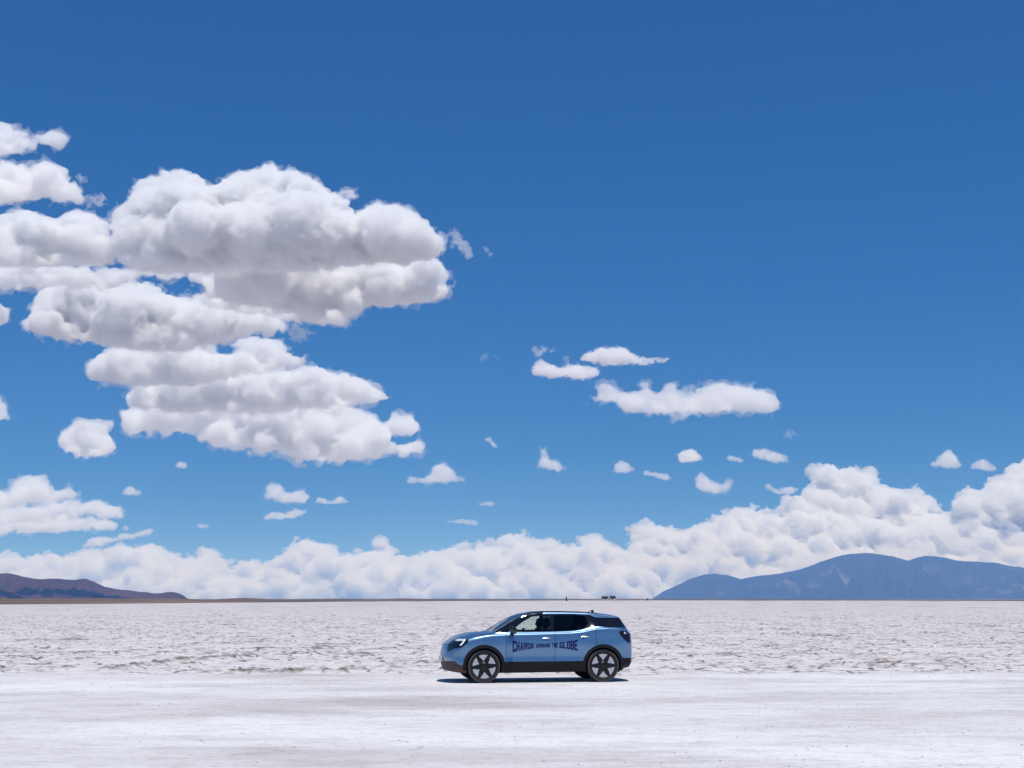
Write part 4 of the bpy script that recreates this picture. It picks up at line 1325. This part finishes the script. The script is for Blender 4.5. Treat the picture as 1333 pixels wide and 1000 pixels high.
small('low rounded puff, smaller of two beside the tall end of the bank', [(1261, 610), (1270, 600), (1280, 597), (1292, 603), (1304, 613), (1285, 614)])
small('faint torn wisps in open sky left of the scrappy two-layered cloud', [(620, 468), (626, 460), (636, 461), (650, 462), (652, 467), (636, 466), (626, 471)], body=False, amp=5, fringe=1.1)
small('very faint thin streak in open sky above the middle of the bank', [(615, 658), (628, 653), (640, 652), (652, 657), (636, 660)], mfp=14)
small('faint long streak just above the middle of the bank', [(574, 679), (592, 675), (610, 675), (630, 681), (620, 685), (596, 682)], mfp=14)
small('faintest small streak above the oval cloud', [(1016, 566), (1030, 560), (1042, 565), (1030, 570)], body=False, amp=4)
small('dim little smudge of cloud between the trio and the heaped cumulus', [(252, 686), (260, 681), (272, 682), (276, 687), (262, 689)], mfp=12)
# the bank along the horizon
cloud('long low hazy bank of cloud along the horizon above the brown hills', [
    ([(-120, 726), (0, 724), (20, 714), (35, 724), (50, 716), (80, 722), (110, 714), (150, 708), (190, 706), (215, 714), (240, 722), (262, 712), (280, 713), (300, 725), (345, 730), (368, 716), (375, 702), (395, 696), (412, 702), (438, 710), (442, 720), (480, 716), (478, 702), (486, 696), (503, 697), (510, 710), (525, 720), (550, 728), (560, 792), (-120, 792)], 47500, dict(rmax=20, rvar=0.3, amp=8, sfac=3.2, mfp=6, depth=1.3, slope=1.0, cell=2.6, fine=0.85, fringe=0))], group='cloud bank along the horizon')
cloud('bumpy bank of cloud along the horizon behind the parked car', [
    ([(520, 732), (548, 717), (580, 714), (600, 704), (640, 702), (665, 691), (682, 689), (700, 702), (730, 702), (745, 707), (760, 693), (772, 690), (795, 707), (815, 710), (813, 688), (835, 677), (860, 681), (880, 685), (915, 694), (930, 792), (520, 792)], 46500, dict(rmax=20, rvar=0.3, amp=8, sfac=3.2, mfp=6, depth=1.3, slope=1.0, cell=2.6, fine=0.85, fringe=0))], group='cloud bank along the horizon')
cloud('towering white bank of heaped cloud behind the blue mountain', [
    ([(870, 700), (905, 682), (935, 667), (965, 659), (990, 658), (1010, 664), (1020, 655), (1035, 658), (1050, 664), (1090, 660), (1130, 668), (1180, 660), (1230, 668), (1290, 655), (1430, 660), (1430, 792), (870, 792)], 46000, dict(rmax=23, rvar=0.3, amp=9, sfac=3.2, mfp=6, depth=1.3, slope=1.0, cell=2.6, fine=0.85, fringe=0)),
    ([(1010, 672), (1014, 652), (1018, 640), (1040, 642), (1056, 632), (1042, 611), (1060, 603), (1085, 601), (1098, 612), (1120, 607), (1143, 612), (1150, 628), (1170, 635), (1190, 632), (1215, 645), (1228, 662), (1200, 690), (1100, 695), (1040, 690)], 48500, dict(rmax=24, amp=9, sfac=3.2, mfp=6, slope=0.8, rvar=0.35, cell=2.6, fine=0.85, fringe=0)),
    ([(990, 634), (1000, 629), (1012, 636), (1030, 632), (1042, 637), (1030, 646), (1010, 644)], 48500, dict(mfp=9)),
    ([(1235, 668), (1240, 645), (1258, 636), (1278, 634), (1284, 622), (1305, 615), (1313, 600), (1335, 598), (1380, 606), (1430, 600), (1430, 690), (1260, 690)], 48000, dict(rmax=26, amp=9, sfac=3.2, mfp=6, slope=0.8, rvar=0.35, cell=2.6, fine=0.85, fringe=0))], group='cloud bank along the horizon')

# ---------------------------------------------------------------- the air
def build_haze():
    m, nt, N, L, p = new_mat('haze_air')
    N.remove(p)
    v = N.new('ShaderNodeVolumePrincipled')
    v.inputs['Color'].default_value = (0.21, 0.45, 1.0, 1)     # thin dry air scatters mostly blue
    v.inputs['Absorption Color'].default_value = (1, 1, 1, 1)    # it scatters and does not absorb
    v.inputs['Density'].default_value = 3.2e-5
    v.inputs['Anisotropy'].default_value = 0.0
    L.new(v.outputs[0], N['Material Output'].inputs['Volume'])
    x, y0, y1, z0, z1 = 43200, -43200, 43200, -6.0, 1150.0
    V = [(sx, sy, sz) for sz in (z0, z1) for sy in (y0, y1) for sx in (-x, x)]
    F = [(0, 2, 3, 1), (4, 5, 7, 6), (0, 1, 5, 4), (2, 6, 7, 3), (0, 4, 6, 2), (1, 3, 7, 5)]
    tag(np_mesh('haze', V, F, m, smooth=False), kind='stuff')

build_haze()
